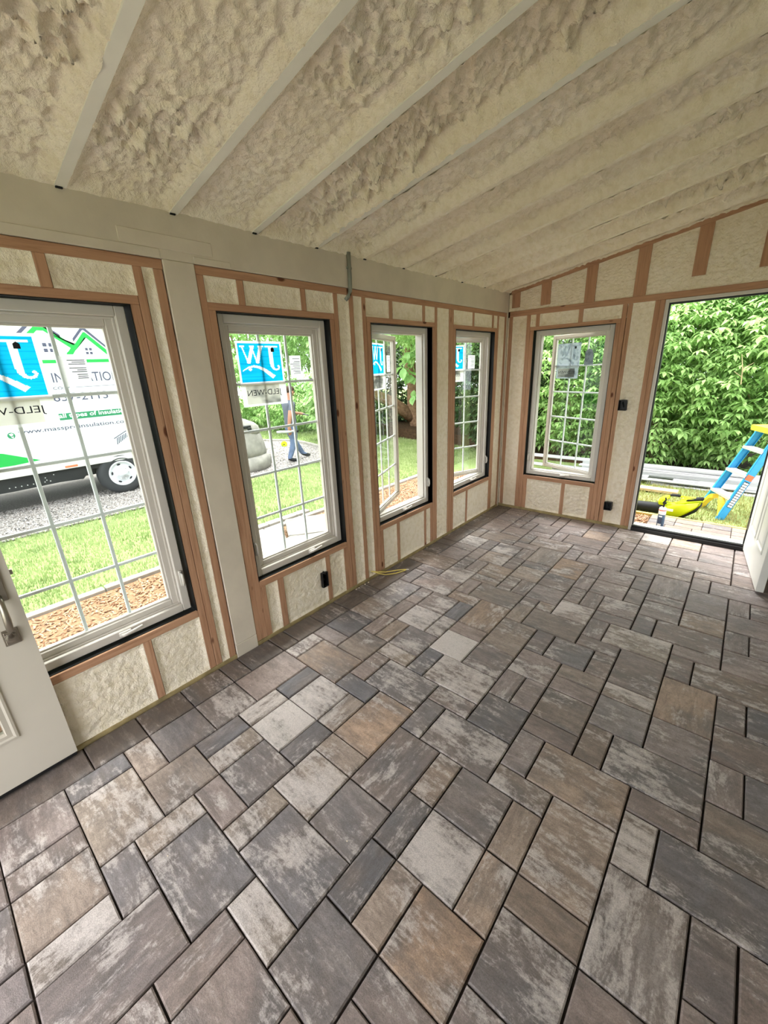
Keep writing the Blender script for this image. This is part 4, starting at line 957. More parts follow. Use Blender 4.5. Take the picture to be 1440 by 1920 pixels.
# patio outside the far door
pat = tag(cbox('patio', 'sand', None, -.585, 1.6, YF+.22, 5.28, -.16, -.062, 0), kind='structure')
rows = [(4.742, .155), (4.899, .118), (5.019, .118), (5.139, .138)]; r_ = random.Random(21)
for y0, dy in rows:
    x = -.582
    while x < 1.55:
        l = r_.choice((.16, .235, .235, .31)); l = min(l, 1.598-x)
        if l < .06: break
        o = obj('paver', nbox(-l/2+.002, l/2-.002, -dy/2+.002, dy/2-.002, -.04, 0, .004), 'paver', pat)
        o.matrix_parent_inverse = Matrix.Translation(-Vector(pat.location)); o.location = (x+l/2, y0+dy/2, -.05+r_.uniform(-.002, .002))
        c = lin(*r_.choice(((136, 118, 108), (144, 126, 112), (112, 108, 110), (150, 136, 124)))); o.color = (*c[:3], r_.uniform(.1, .35)); x += l
tag(cbox('patio_edging', 'edging_yellow', None, -1.3, 1.7, 5.285, 5.315, -.14, -.045, .004), 'low yellowish edging strip along the back of the patio pavers', 'edging')
mb = tag(cbox('mulch_patch', 'mulch_bed', None, -1.6, -.592, YF+.14, 5.27, -.16, -.075, 0), kind='structure')
tag(pebbles('wood_chips', 1500, [(-1.5, 4.7), (-.60, 4.7), (-.60, 5.26), (-1.5, 5.26)], .010, .028, 'chips', 15, 1.0, None, lambda x, y: x*0-.07, 0, True), 'red-brown wood chips beside the patio outside the doorway', 'wood chips', kind='stuff')

# ------------------------------------------------------------------ the box truck
TX = -8.49
tr = tag(empty('box_truck', (TX, 0, G)), 'white box truck with green roof logo and lettering parked on gravel', 'truck')
def tp(name, bm, mat, par=None, smooth_=False):
    bmesh.ops.translate(bm, verts=bm.verts, vec=(-TX, 0, -G)) if False else None
    o = obj(name, bm, mat, par or tr, smooth_)
    if par is None: o.matrix_parent_inverse = Matrix.Translation((-TX, 0, -G))
    return o
bxo = tp('cargo_box', nbox(TX-2.3, TX, -3.4, 3.35, .33, 3.15, .015), 'white_paint')
bm = nbox(TX-.05, TX+.022, -3.4, 3.36, .335, .385, .003); box(bm, TX-.05, TX+.012, -3.4, 3.36, .385, .42, .002); box(bm, TX-.05, TX+.03, -3.4, 3.36, .262, .333, .004)
rl = tp('side_rail', bm, 'aluminium')
bm = bmesh.new()
for i in range(52): lathe(bm, [(.008, 0), (.007, .004), (.003, .006)], 6, 'x', (TX+.0222, -3.2+i*.125, .36))
tp('rivets', bm, 'aluminium', bxo)
# chassis skirt, tank and mud flap
bm = bmesh.new()
prism(bm, [(-3.2, .26), (3.3, .26), (3.3, -.02), (2.98, -.18), (2.92, .18), (1.98, .18), (1.84, .04), (1.5, .055), (.9, .04), (.3, .045), (.1, .02), (-3.2, .02)], 'x', TX-.45, TX-.03)
box(bm, TX-1.9, TX-.6, -3.2, 3.3, -.02, .26)
tp('chassis', bm, 'chassis')
bm = bmesh.new()
for i in range(8): lathe(bm, [(.009, 0), (.009, .004), (.002, .005)], 6, 'x', (TX-.03, .86+i*.075, .105))
for y, z in ((1.33, .17), (1.34, .13), (1.45, .20), (.60, .20)): lathe(bm, [(.009, 0), (.009, .004), (.002, .005)], 6, 'x', (TX-.03, y, z))
tp('bolts', bm, 'aluminium')
tp('mud_flap', nbox(TX-.40, TX-.36, 2.86, 2.90, -.22, .20), 'rubber')
tp('marker_lamp', nbox(TX-.01, TX+.034, 1.62, 1.80, .28, .315, .004), 'orange')
def wheel(y):
    yc, zc, xo = y, .02, TX+.02
    bm = bmesh.new()
    lathe(bm, [(.215, xo-.22), (.33, xo-.215), (.372, xo-.19), (.38, xo-.15), (.38, xo-.07), (.370, xo-.025), (.33, xo+.002), (.27, xo+.012), (.225, xo-.002)], 36, 'x', (0, yc, zc), False)
    ty = tp('wheel', bm, 'rubber', None, True)
    bm = bmesh.new()
    lathe(bm, [(.20, xo-.10), (.228, xo-.01), (.226, xo+.006), (.205, xo+.008), (.195, xo-.02), (.17, xo-.035), (.12, xo-.01), (.085, xo+.012), (.075, xo+.03), (.05, xo+.032), (.045, xo+.05), (.002, xo+.052)], 32, 'x', (0, yc, zc))
    rm = obj('rim', bm, 'white_paint', ty, True)
    bm = bmesh.new()
    for k in range(8):
        t = 2*math.pi*k/8+.2; lathe(bm, [(.013, xo+.008), (.011, xo+.028), (.003, xo+.03)], 8, 'x', (0, yc+.10*math.cos(t), zc+.10*math.sin(t)))
    obj('lug_nut', bm, 'aluminium', ty)
    bm = bmesh.new()
    for k in range(5):
        t = 2*math.pi*k/5+.5; c = Vector((xo-.026, yc+.163*math.cos(t), zc+.163*math.sin(t)))
        q = bmesh.ops.create_uvsphere(bm, u_segments=10, v_segments=6, radius=1)
        Mx = Matrix.Translation(c) @ Matrix.Rotation(t, 4, 'X') @ Matrix.Diagonal((.010, .016, .030, 1)); bmesh.ops.transform(bm, matrix=Mx, verts=q['verts'])
    obj('hand_hole', bm, 'print_black', ty)
wheel(2.44); wheel(-2.3)
# lettering and logo on the side (flat, 2 mm proud)
def side_poly(name, pts, mat, lift=.002):
    bm = bmesh.new(); va = [bm.verts.new((TX+lift, y, z)) for y, z in pts]; bm.faces.new(va); bmesh.ops.triangulate(bm, faces=bm.faces)
    return tp(name, bm, mat, bxo)
def side_text(body, y0, z0, wd, ht, mat, lift=.002, bold=0.0, shear=0.0):
    co, f = text_mesh(body, wd, ht, bold, shear)
    return tp('lettering', ([(TX+lift, y0+c[0], z0+c[1]) for c in co], f), mat, bxo)
bxo.matrix_parent_inverse = Matrix.Translation((-TX, 0, -G))
def chev(p, th):      # folded band along points, th measured downwards
    return [(a, b) for a, b in p]+[(a, b-th) for a, b in reversed(p)]
side_poly('logo', chev([(1.28, 2.02), (1.78, 2.49), (1.86, 2.49), (2.21, 2.20), (2.235, 2.22), (2.385, 2.40), (2.41, 2.40), (2.70, 2.10)], .085), 'print_green')
side_poly('logo', [(2.13, 2.075), (2.23, 2.15), (2.19, 2.16), (2.08, 2.075)], 'print_green', .0025)
side_poly('logo', [(2.08, 2.06), (2.17, 2.06), (2.27, 2.19), (2.19, 2.19)], 'print_green', .003)
for s_ in ([(1.28, 2.13), (1.74, 2.57), (1.80, 2.57), (2.06, 2.35), (2.06, 2.30), (1.79, 2.52), (1.75, 2.52), (1.28, 2.07)], [(2.22, 2.30), (2.385, 2.49), (2.40, 2.49), (2.68, 2.19), (2.68, 2.15), (2.40, 2.43), (2.38, 2.43), (2.22, 2.25)]):
    side_poly('logo', s_, 'print_grey')
side_poly('logo', chev([(1.22, 1.975), (2.69, 1.985)], .05), 'print_green')
for cy, cz, q in ((1.865, 2.16, .034), (2.405, 2.11, .025)):
    for sy in (-1, 1):
        for sz in (-1, 1):
            a, b = cy+sy*q*1.15, cz+sz*q*1.2; side_poly('logo', [(a-q*.75, b-q*.75), (a+q*.75, b-q*.75), (a+q*.75, b+q*.75), (a-q*.75, b+q*.75)], 'print_grey')
side_text('INSULATION', 1.80, 1.635, .965, .15, 'print_grey', .002, .006)
side_text('CORP.', 1.775, 1.528, .24, .045, 'print_grey', .002, .008)
side_poly('lettering', [(2.08, 1.55), (2.68, 1.556), (2.68, 1.562), (2.08, 1.556)], 'print_grey')
side_text('657-2113', 1.74, 1.345, .78, .125, 'print_grey', .002, .006)
side_poly('logo', [(1.02, 1.05), (2.74, 1.05), (2.74, 1.155), (1.02, 1.155)], 'print_band')
side_text('all types of insulation', 1.745, 1.063, 1.02, .09, 'print_white', .003, .012)
side_text('www.massproinsulation.com', 1.17, .880, 1.60, .086, 'print_grey', .002, .008)
bm = bmesh.new(); q = bmesh.ops.create_circle(bm, cap_ends=True, segments=20, radius=.047); bmesh.ops.transform(bm, matrix=Matrix.Translation((TX+.002, 1.085, .895)) @ Matrix.Rotation(HALF, 4, 'Y'), verts=bm.verts); tp('logo', bm, 'print_band', bxo)
side_poly('logo', [(1.06, .92), (1.10, .93), (1.115, .905), (1.08, .885)], 'print_white', .003); side_poly('logo', [(1.075, .875), (1.11, .88), (1.10, .855)], 'print_white', .003)
side_poly('logo', [(-1.6, 1.05), (.25, .80), (.92, .645), (1.34, .47), (1.0, .445), (-1.6, .445)], 'print_green')
for i in range(9): side_poly('logo', [(2.47+.03*i, .54+.018*i), (2.485+.03*i, .54+.018*i), (2.505+.03*i, .66+.012*i), (2.49+.03*i, .66+.012*i)], 'print_grey')
side_poly('logo', [(2.44, .64), (2.76, .80), (2.76, .815), (2.44, .655)], 'print_grey')

# ------------------------------------------------------------------ walking man beyond the second window
def person():
    J = {'pelvis': (0, .0, .86, .135), 'belly': (0, .0, 1.00, .14), 'chest': (0, .01, 1.22, .155), 'neckb': (0, .02, 1.40, .075), 'neck': (0, .05, 1.47, .055), 'head': (0, .085, 1.57, .085), 'crown': (0, .08, 1.665, .075),
         'lsh': (-.17, .02, 1.355, .07), 'lel': (-.235, .16, 1.11, .046), 'lwr': (-.21, .40, 1.06, .034), 'lha': (-.20, .46, 1.04, .036),
         'rsh': (.17, .0, 1.355, .07), 'rel': (.235, -.12, 1.09, .046), 'rwr': (.235, -.17, .85, .034), 'rha': (.232, -.16, .78, .036),
         'lhp': (-.09, .01, .83, .115), 'lkn': (-.10, .10, .49, .072), 'lan': (-.10, .30, .115, .052), 'lto': (-.10, .47, .055, .040),
         'rhp': (.09, .0, .83, .115), 'rkn': (.10, -.02, .46, .072), 'ran': (.10, -.16, .10, .050), 'rto': (.10, .04, .04, .040)}
    E_ = [('pelvis', 'belly'), ('belly', 'chest'), ('chest', 'neckb'), ('neckb', 'neck'), ('neck', 'head'), ('head', 'crown'),
          ('chest', 'lsh'), ('lsh', 'lel'), ('lel', 'lwr'), ('lwr', 'lha'), ('chest', 'rsh'), ('rsh', 'rel'), ('rel', 'rwr'), ('rwr', 'rha'),
          ('pelvis', 'lhp'), ('lhp', 'lkn'), ('lkn', 'lan'), ('lan', 'lto'), ('pelvis', 'rhp'), ('rhp', 'rkn'), ('rkn', 'ran'), ('ran', 'rto')]
    for s_, sg in (('l', -1), ('r', 1)):                       # fingers and thumb
        hx_, hy_, hz_, _ = J[s_+'ha']; wx, wy, wz, _ = J[s_+'wr']; d = Vector((hx_-wx, hy_-wy, hz_-wz)).normalized(); si = Vector((1, 0, 0)) if s_ == 'l' else Vector((0, 1, 0))
        for k, ln in enumerate((.072, .082, .076, .058)):
            b = Vector((hx_, hy_, hz_))+d*.035+si*((k-1.5)*.019); c = b+d*ln*.55+Vector((-sg*.008, 0, -.004)); e = c+d*ln*.4+Vector((-sg*.022, 0, -.01))
            for q, p, r in (('a', b, .011), ('b', c, .0095), ('c', e, .008)): J[s_+'f%d%s' % (k, q)] = (*p, r)
            E_ += [(s_+'ha', s_+'f%da' % k), (s_+'f%da' % k, s_+'f%db' % k), (s_+'f%db' % k, s_+'f%dc' % k)]
        b = Vector((hx_, hy_, hz_))+si*.04; c = b+d*.03+si*.022
        J[s_+'ta'] = (*b, .013); J[s_+'tb'] = (*c, .010); E_ += [(s_+'ha', s_+'ta'), (s_+'ta', s_+'tb')]
    nm = list(J); ix = {k: i for i, k in enumerate(nm)}
    me = bpy.data.meshes.new('body'); me.from_pydata([J[k][:3] for k in nm], [(ix[a], ix[b]) for a, b in E_], [])
    o = bpy.data.objects.new('body', me); COL.objects.link(o)
    md = o.modifiers.new('skin', 'SKIN'); sv = me.skin_vertices[0].data
    for i, k in enumerate(nm):
        r = J[k][3]; sv[i].radius = (r, r*.72) if k in ('pelvis', 'belly', 'chest') else (r, r); sv[i].use_root = (k == 'pelvis')
    o.modifiers.new('sub', 'SUBSURF').levels = 2
    dg = bpy.context.evaluated_depsgraph_get(); m2 = bpy.data.meshes.new_from_object(o.evaluated_get(dg)); bpy.data.objects.remove(o); bpy.data.meshes.remove(me)
    m2.materials.clear()
    for k in ('skin', 'shirt', 'jeans', 'shoe'): m2.materials.append(MAT[k])
    for p in m2.polygons:
        c = p.center; p.use_smooth = True
        arm = abs(c.x) > .165
        if c.z < .125: k = 3
        elif c.z < .87 and not arm: k = 2
        elif c.z < .87 and abs(c.x) < .205 and c.y < .12 and c.y > -.11: k = 2
        elif c.z > 1.415: k = 0
        elif arm and c.z < 1.20: k = 0
        else: k = 1
        p.material_index = k
    return m2
pe = tag(empty('person', (-7.90, 5.86, G), R_(-6)), 'man in grey t-shirt and blue jeans striding along the gravel edge', 'person'); pe.scale = (1.14, 1.14, 1.0)
link(bpy.data.objects.new('body', person()), pe)
bm = bmesh.new(); q = bmesh.ops.create_uvsphere(bm, u_segments=18, v_segments=12, radius=1); bmesh.ops.transform(bm, matrix=Matrix.Translation((0, .07, 1.635)) @ Matrix.Diagonal((.086, .105, .086, 1)), verts=bm.verts)
bmesh.ops.delete(bm, geom=[v for v in bm.verts if v.co.z < 1.60 and v.co.y > .06], context='VERTS'); obj('hair', bm, 'hair', pe, True)
for sx in (-1, 1):
    bm = bmesh.new(); bmesh.ops.create_uvsphere(bm, u_segments=8, v_segments=6, radius=.011, matrix=Matrix.Translation((sx*.032, .163, 1.585))); obj('eye', bm, 'print_black', pe, True)
    bm = bmesh.new(); bmesh.ops.create_uvsphere(bm, u_segments=8, v_segments=6, radius=1, matrix=Matrix.Translation((sx*.085, .08, 1.57)) @ Matrix.Diagonal((.012, .02, .032, 1))); obj('ear', bm, 'skin', pe, True)
bm = bmesh.new(); prism(bm, [(.155, 1.592), (.166, 1.548), (.194, 1.545)], 'x', -.013, .013); obj('nose', bm, 'skin', pe)
obj('mouth', nbox(-.022, .022, .158, .166, 1.517, 1.524, .002), 'orange', pe)
bm = bmesh.new(); tube(bm, [(.235, -.02, .745), (.236, -.12, .755), (.236, -.2, .75), (.236, -.36, .77), (.236, -.44, .775)], [.022, .026, .03, .03, .028], 10)
rh = tag(obj('hand_tool', bm, 'white_trim', None, True), 'white tube-shaped tool held in the walking man\'s lowered hand', 'tool'); rh.location = pe.location; rh.rotation_euler = pe.rotation_euler; rh.scale = pe.scale
bm = nbox(.215, .257, -.03, .03, .715, .765, .006); obj('tool_head', bm, 'black_plastic', rh)

# ------------------------------------------------------------------ layered boulder ornament and marker on the gravel
rk = tag(empty('boulder_ornament', (-8.25, 4.78, G)), 'pale rounded stone pillar with layered ledges on the gravel', 'stone')
def lump_lathe(prof, sc, seed):
    bm = bmesh.new(); lathe(bm, prof, 32); r = np.random.RandomState(seed); 
    co = np.array([v.co[:] for v in bm.verts]); a = np.arctan2(co[:, 1], co[:, 0])
    d = fbm(a*1.6+seed*3+10, co[:, 2]*5+10, 4)-.45; d2 = fbm(a*5+seed+30, co[:, 2]*16+10, 3)-.45
    for v, k, k2 in zip(bm.verts, d, d2): v.co.x *= 1+sc*k+.05*k2; v.co.y *= 1+sc*k+.05*k2; v.co.z += .06*math.sin(math.atan2(v.co.y, v.co.x)*1+seed)*(v.co.z > .05)
    return bm
obj('lower_layer', lump_lathe([(.52, -.03), (.58, .05), (.585, .14), (.56, .22), (.50, .27), (.40, .29), (.2, .29)], .16, 1), 'stone', rk, True)
obj('middle_layer', lump_lathe([(.36, .22), (.47, .26), (.50, .38), (.48, .52), (.44, .66), (.40, .76), (.36, .82), (.2, .83)], .16, 2), 'stone', rk, True)
obj('upper_layer', lump_lathe([(.30, .78), (.40, .80), (.41, .88), (.38, .98), (.30, 1.06), (.18, 1.11), (.02, 1.13)], .15, 3), 'stone', rk, True)
bm = nbox(.28, .44, -.32, .02, .93, .99, .01); box(bm, .38, .45, -.06, .02, .86, .95, .01); obj('black_bracket', bm, 'black_plastic', rk)
bm = bmesh.new()
for k in range(10):
    t = k*.628; bmesh.ops.create_uvsphere(bm, u_segments=8, v_segments=6, radius=1, matrix=Matrix.Translation((.055*math.cos(t), .02*math.sin(t*2), .09+.055*math.sin(t))) @ Matrix.Diagonal((.035, .03, .035, 1)))
bmesh.ops.create_uvsphere(bm, u_segments=10, v_segments=8, radius=.05, matrix=Matrix.Translation((0, 0, .09)))
ym = tag(obj('marker_puff', bm, 'blower_lime', None, True, (-9.75, 6.95, G)), 'small bright yellow puff marker standing on the gravel beside the man', 'marker'); ym.rotation_euler = (0, 0, .9)
bm = bmesh.new(); lathe(bm, [(.018, -.002), (.018, .004), (.002, .005)], 10, 'y', (0, -.05, .09)); obj('puff_centre', bm, 'print_black', ym)

# ------------------------------------------------------------------ stepladder outside the doorway
GY = -.10
ld = tag(empty('stepladder', (0, 5.8, GY)), 'blue fibreglass stepladder with yellow cap standing on dry grass', 'ladder')
A0, B0 = Vector((-.19, 6.02, GY)), Vector((.01, 5.62, GY)); HT = .965; bk = Vector((.88, .475, 0)); wdv = (B0-A0).normalized()
TA, TB = A0+bk*.40+wdv*.05+Vector((0, 0, HT)), B0+bk*.40-wdv*.05+Vector((0, 0, HT))
inv = Matrix.Translation(-Vector(ld.location))
def lp(name, bm, mat, sm=False, par=None):
    o = obj(name, bm, mat, par or ld, sm)
    if par is None: o.matrix_parent_inverse = inv
    return o
def chan(p, q, out, wdt=.075, th=.024, t_=.004):
    """channel rail from p to q; out = side the flanges point to"""
    bm = bmesh.new(); d = (q-p).normalized(); dep = d.cross(out).normalized()
    for (o0, o1, e0, e1) in ((0, t_, -wdt/2, wdt/2), (0, th, -wdt/2, -wdt/2+t_), (0, th, wdt/2-t_, wdt/2)):
        vs = [bm.verts.new(b+out*o+dep*e) for b in (p, q) for o, e in ((o0, e0), (o1, e0), (o1, e1), (o0, e1))]
        for f in ((0, 1, 2, 3), (7, 6, 5, 4), (0, 4, 5, 1), (1, 5, 6, 2), (2, 6, 7, 3), (3, 7, 4, 0)): bm.faces.new([vs[i] for i in f])
    return bm
ra = lp('rail', chan(A0, TA, wdv), 'ladder_blue'); rb = lp('rail', chan(B0, TB, -wdv), 'ladder_blue')
C0, D0 = A0+bk*.78+Vector((0, 0, 0)), B0+bk*.78
lp('rail', chan(C0, TA+bk*.10, wdv, .05, .02), 'ladder_blue'); lp('rail', chan(D0, TB+bk*.10, -wdv, .05, .02), 'ladder_blue')
def plank(p, q, dep, z, th, wd):
    bm = bmesh.new(); vs = []
    for b in (p, q):
        for o, zz in ((-wd/2, 0), (wd/2, 0), (wd/2, th), (-wd/2, th)): vs.append(bm.verts.new(b+dep*o+Vector((0, 0, zz))))
    for f in ((0, 1, 2, 3), (7, 6, 5, 4), (0, 4, 5, 1), (1, 5, 6, 2), (2, 6, 7, 3), (3, 7, 4, 0)): bm.faces.new([vs[i] for i in f])
    bmesh.ops.recalc_face_normals(bm, faces=bm.faces); return bm
for k in (.235, .49, .755): 
    bm = plank(A0.lerp(TA, k)+wdv*.005, B0.lerp(TB, k)-wdv*.005, bk, 0, .028, .09); lp('step', bm, 'aluminium')
for k in (.26, .52, .78): lp('rear_brace', plank(C0.lerp(TA+bk*.1, k)+wdv*.005, D0.lerp(TB+bk*.1, k)-wdv*.005, bk, 0, .02, .025), 'aluminium')
cap = lp('top_cap', plank(TA+wdv*.0-bk*.0+Vector((0, 0, -.03)), TB+wdv*.03-bk*.0+Vector((0, 0, -.03)), bk, 0, .055, .22), 'ladder_yellow')
def arc(p, dirv, zt, L):
    bm = bmesh.new(); pts = []
    for i in range(7):
        t = i/6; pts.append((p+dirv*(L*t)+Vector((0, 0, .02+zt*math.sin(t*math.pi/2)))))
    for i in range(6):
        a, b = pts[i], pts[i+1]; vs = []
        for b_ in (a, b):
            for o, zz in ((-.03, 0), (.03, 0), (.03, .05), (-.03, .05)): vs.append(bm.verts.new(b_+bk*o+Vector((0, 0, zz-.02))))
        for f in ((0, 1, 2, 3), (7, 6, 5, 4), (0, 4, 5, 1), (1, 5, 6, 2), (2, 6, 7, 3), (3, 7, 4, 0)): bm.faces.new([vs[i] for i in f])
    bmesh.ops.recalc_face_normals(bm, faces=bm.faces); return bm
lp('corner_brace', arc(A0+wdv*.012+bk*.005, wdv+bk*.30, .17, .15), 'ladder_yellow'); lp('corner_brace', arc(B0-wdv*.012+bk*.005, -wdv+bk*.30, .17, .15), 'ladder_yellow')
# printed scale and warning label on the near rail
dR = (TB-B0).normalized(); dep = dR.cross(-wdv).normalized()
def on_rail(name, s0, s1, e0, e1, mat, lift):
    bm = bmesh.new(); o = wdv*lift
    vs = [bm.verts.new(B0+dR*s+dep*e+o) for s, e in ((s0, e0), (s1, e0), (s1, e1), (s0, e1))]; bm.faces.new(vs); return lp(name, bm, mat, False, rb)
on_rail('scale_label', .16, .47, -.03, .022, 'print_black', .0015)
for i in range(11):
    for e in (-.0275, -.003): on_rail('scale_cell', .165+i*.0275, .165+i*.0275+.020, e, e+.021, 'print_white', .0022)
on_rail('warning_label', .485, .545, -.033, .033, 'orange', .0015)

# ------------------------------------------------------------------ leaf blower and foam can by the door
bl = tag(empty('leaf_blower', (-.36, 5.46, GY)), 'lime yellow leaf blower with black tube lying on the grass', 'leaf blower')
def blp(pts, x0, x1, mat, name, y0=-.06, y1=.06, bev=.014):
    bm = prism(bmesh.new(), pts, 'y', y0, y1); bmesh.ops.bevel(bm, geom=list(bm.edges), offset=bev, segments=2, affect='EDGES'); return obj(name, bm, mat, bl, True)
blp([(-.20, .10), (-.17, .04), (-.02, .02), (.05, .05), (.17, .16), (.19, .225), (.06, .19), (-.05, .145), (-.12, .14)], 0, 0, 'blower_lime', 'body', -.075, .075, .02)
blp([(-.20, .12), (-.205, .19), (-.16, .235), (-.10, .25), (-.09, .225), (-.14, .20), (-.155, .16), (-.05, .15), (.0, .185), (.02, .24), (-.02, .255), (.19, .26), (.21, .225), (.04, .19), (-.03, .135), (-.12, .115)], 0, 0, 'blower_lime', 'handle_shell', -.035, .035, .010)
blp([(-.11, .245), (-.10, .268), (-.02, .272), (.0, .25)], 0, 0, 'chassis', 'grip', -.028, .028, .008)
blp([(.035, .215), (.06, .245), (.20, .272), (.205, .245), (.07, .208)], 0, 0, 'chassis', 'battery', -.04, .04, .008)
blp([(.00, .015), (.06, .03), (.16, .115), (.20, .20), (.185, .21), (.14, .13), (.05, .055)], 0, 0, 'black_plastic', 'rubber_edge', -.06, .06, .006)
bm = bmesh.new(); tube(bm, [(-.10, 0, .085), (-.22, 0, .082), (-.40, .01, .072), (-.70, .03, .062), (-1.0, .05, .056)], [.06, .062, .060, .054, .050], 20); obj('blow_tube', bm, 'chassis', bl, True)
bm = nbox(-.115, -.045, -.0785, -.0745, .085, .115, .002); obj('badge', bm, 'print_white', bl)

cn = tag(empty('foam_can', (-.452, 4.86, -.05)), 'grey-blue foam can with white collar and black nozzle by threshold', 'can')
bm = bmesh.new(); lathe(bm, [(.031, 0), (.033, .004), (.033, .18), (.031, .188), (.02, .19)], 24); obj('can_body', bm, 'can_blue', cn, True)
bm = bmesh.new(); lathe(bm, [(.0335, .155), (.0335, .205), (.028, .225), (.014, .232)], 24); obj('white_collar', bm, 'print_white', cn, True)
bm = bmesh.new(); lathe(bm, [(.0338, .196), (.0338, .206), (.030, .2065)], 24); obj('red_band', bm, 'orange', cn, True)
bm = bmesh.new(); tube(bm, [(0, 0, .23), (.004, 0, .26), (.001, 0, .285), (.012, 0, .31), (.006, 0, .335)], [.009, .008, .010, .007, .006], 8); box(bm, -.012, .022, -.006, .006, .268, .282); obj('nozzle', bm, 'black_plastic', cn)
for i, (z, h) in enumerate(((.03, .028), (.07, .05), (.13, .014))):
    bm = bmesh.new(); a0 = -2.25
    for k in range(6):
        t0, t1 = a0+k*.16, a0+(k+1)*.16
        if i == 1 and k in (2, 3): continue
        vs = [bm.verts.new((.0336*math.cos(t), .0336*math.sin(t), zz)) for t, zz in ((t0, z), (t1, z), (t1, z+h), (t0, z+h))]; bm.faces.new(vs)
    obj('print', bm, ('print_white', 'print_grey', 'print_white')[i], cn)

# ------------------------------------------------------------------ heap of trim boards in front of the shrubs
r_ = random.Random(4)
BD = [(-3.4, .32, 7.32, -.10, .012, .17, 0), (-3.1, .25, 7.20, .075, .025, .15, -.6), (-2.3, .9, 7.02, -.10, .03, .12, .8), (-1.6, .75, 6.95, -.068, .02, .10, -1.3), (-1.9, .5, 7.10, .02, .022, .10, 1.0), (-.9, 1.0, 6.84, -.10, .02, .09, -2.2), (-1.3, .2, 6.86, -.046, .018, .08, 2.6), (-.6, 1.2, 7.05, -.066, .03, .12, .4), (-2.8, -.9, 6.96, -.03, .02, .12, -.4), (-.3, 1.4, 6.97, -.04, .02, .14, -.9), (-1.1, .6, 7.12, .045, .012, .09, 1.8)]
names = ['longest white trim board lying under the shrubs at the back', 'wide white board resting on top of the board heap', 'white board on the ground in the middle of the heap', 'narrow white board leaning across the front of the heap', 'white board lying slightly askew on the heap', 'short white board poking out at the right behind the ladder', 'thin white strip lying diagonally over the heap front', 'white board with its end behind the ladder legs', 'white board on the left part of the heap seen from the far window', 'white board reaching farthest right behind the door leaf', 'slim white strip on the top right of the heap']
for (x0, x1, y, z, th, wd, rz), nmx in zip(BD, names):
    L2 = (x1-x0)/2; o = tag(obj('trim_board', nbox(-L2, L2, -wd/2, wd/2, 0, th, .003), 'white_trim', None), nmx, 'board', 'white trim boards heaped under the shrubs')
    o.location = ((x0+x1)/2, y, z); o.rotation_euler = (0, r_.uniform(-.006, .006), R_(rz))
o = tag(obj('trim_board', nbox(-1.2, 1.2, -.011, .011, 0, .15, .003), 'white_trim', None), 'white fascia board standing on edge along the back of the heap', 'board', 'white trim boards heaped under the shrubs'); o.location = (-.75, 7.43, -.10); o.rotation_euler = (R_(-12), 0, 0)
o = tag(obj('plank', nbox(-.85, .85, -.07, .07, 0, .038, .004), 'pale_wood_x', None), 'bare tan wooden plank lying in front of the white boards', 'plank'); o.location = (-1.32, 6.46, -.085); o.rotation_euler = (0, 0, R_(-1.5))

# ------------------------------------------------------------------ trees and shrubs
def leaves(C, size, seed, spray=6, droop=.5, aspect=.42, out=None, fold=.18):
    """C: (n,3) spray centres -> folded leaf quads"""
    r = np.random.RandomState(seed); n = len(C); m = n*spray
    c = np.repeat(C, spray, 0); ph = r.uniform(0, 2*np.pi, n).repeat(spray)+np.tile(np.arange(spray)*2*np.pi/spray, n)+r.uniform(-.35, .35, m)
    el = r.uniform(-droop-.35, -droop+.45, m); L = size*r.uniform(.65, 1.25, m)
    d = np.stack([np.cos(ph)*np.cos(el), np.sin(ph)*np.cos(el), np.sin(el)], 1)
    if out is not None: d = d+.55*np.repeat(out, spray, 0); d /= np.linalg.norm(d, axis=1)[:, None]
    s = np.cross(d, np.array([0, 0, 1.0])); s /= np.linalg.norm(s, axis=1)[:, None]+1e-6
    nn = np.cross(s, d); roll = r.uniform(-.5, .5, m)[:, None]; s2 = s*np.cos(roll)+nn*np.sin(roll); n2 = np.cross(s2, d)
    L1 = L[:, None]; c = c+d*L1*.25
    b = c; ml = c+d*L1*.45+s2*L1*aspect*.5+n2*L1*fold*.5; mr = c+d*L1*.45-s2*L1*aspect*.5+n2*L1*fold*.5; mid_ = c+d*L1*.5; tip = c+d*L1+np.array([0, 0, -1.])*L1*.15
    V = np.stack([b, ml, mid_, mr, tip], 1).reshape(-1, 3); k = np.arange(m)*5
    F = np.concatenate([np.stack([k, k+2, k+1], 1), np.stack([k+1, k+2, k+4], 1), np.stack([k, k+3, k+2], 1), np.stack([k+2, k+3, k+4], 1)])
    return V, F
def shell_pts(n, rad, seed, zmin=-1.0, inner=.55, side=None):
    r = np.random.RandomState(seed); P = r.normal(size=(n*4, 3)); P /= np.linalg.norm(P, axis=1)[:, None]; P = P[P[:, 2] > zmin]
    if side is not None: P = P[(P[:, :2] @ np.array(side)) > -.35]
    P = P[:n]; k = inner+(1-inner)*r.uniform(0, 1, len(P))**.5
    bump_ = 1+.28*(fbm(P[:, 0]*2.4+seed, P[:, 2]*2.4+P[:, 1]*1.7+20, 3)-.45)*2
    return P*np.array(rad)*(k*bump_)[:, None], P
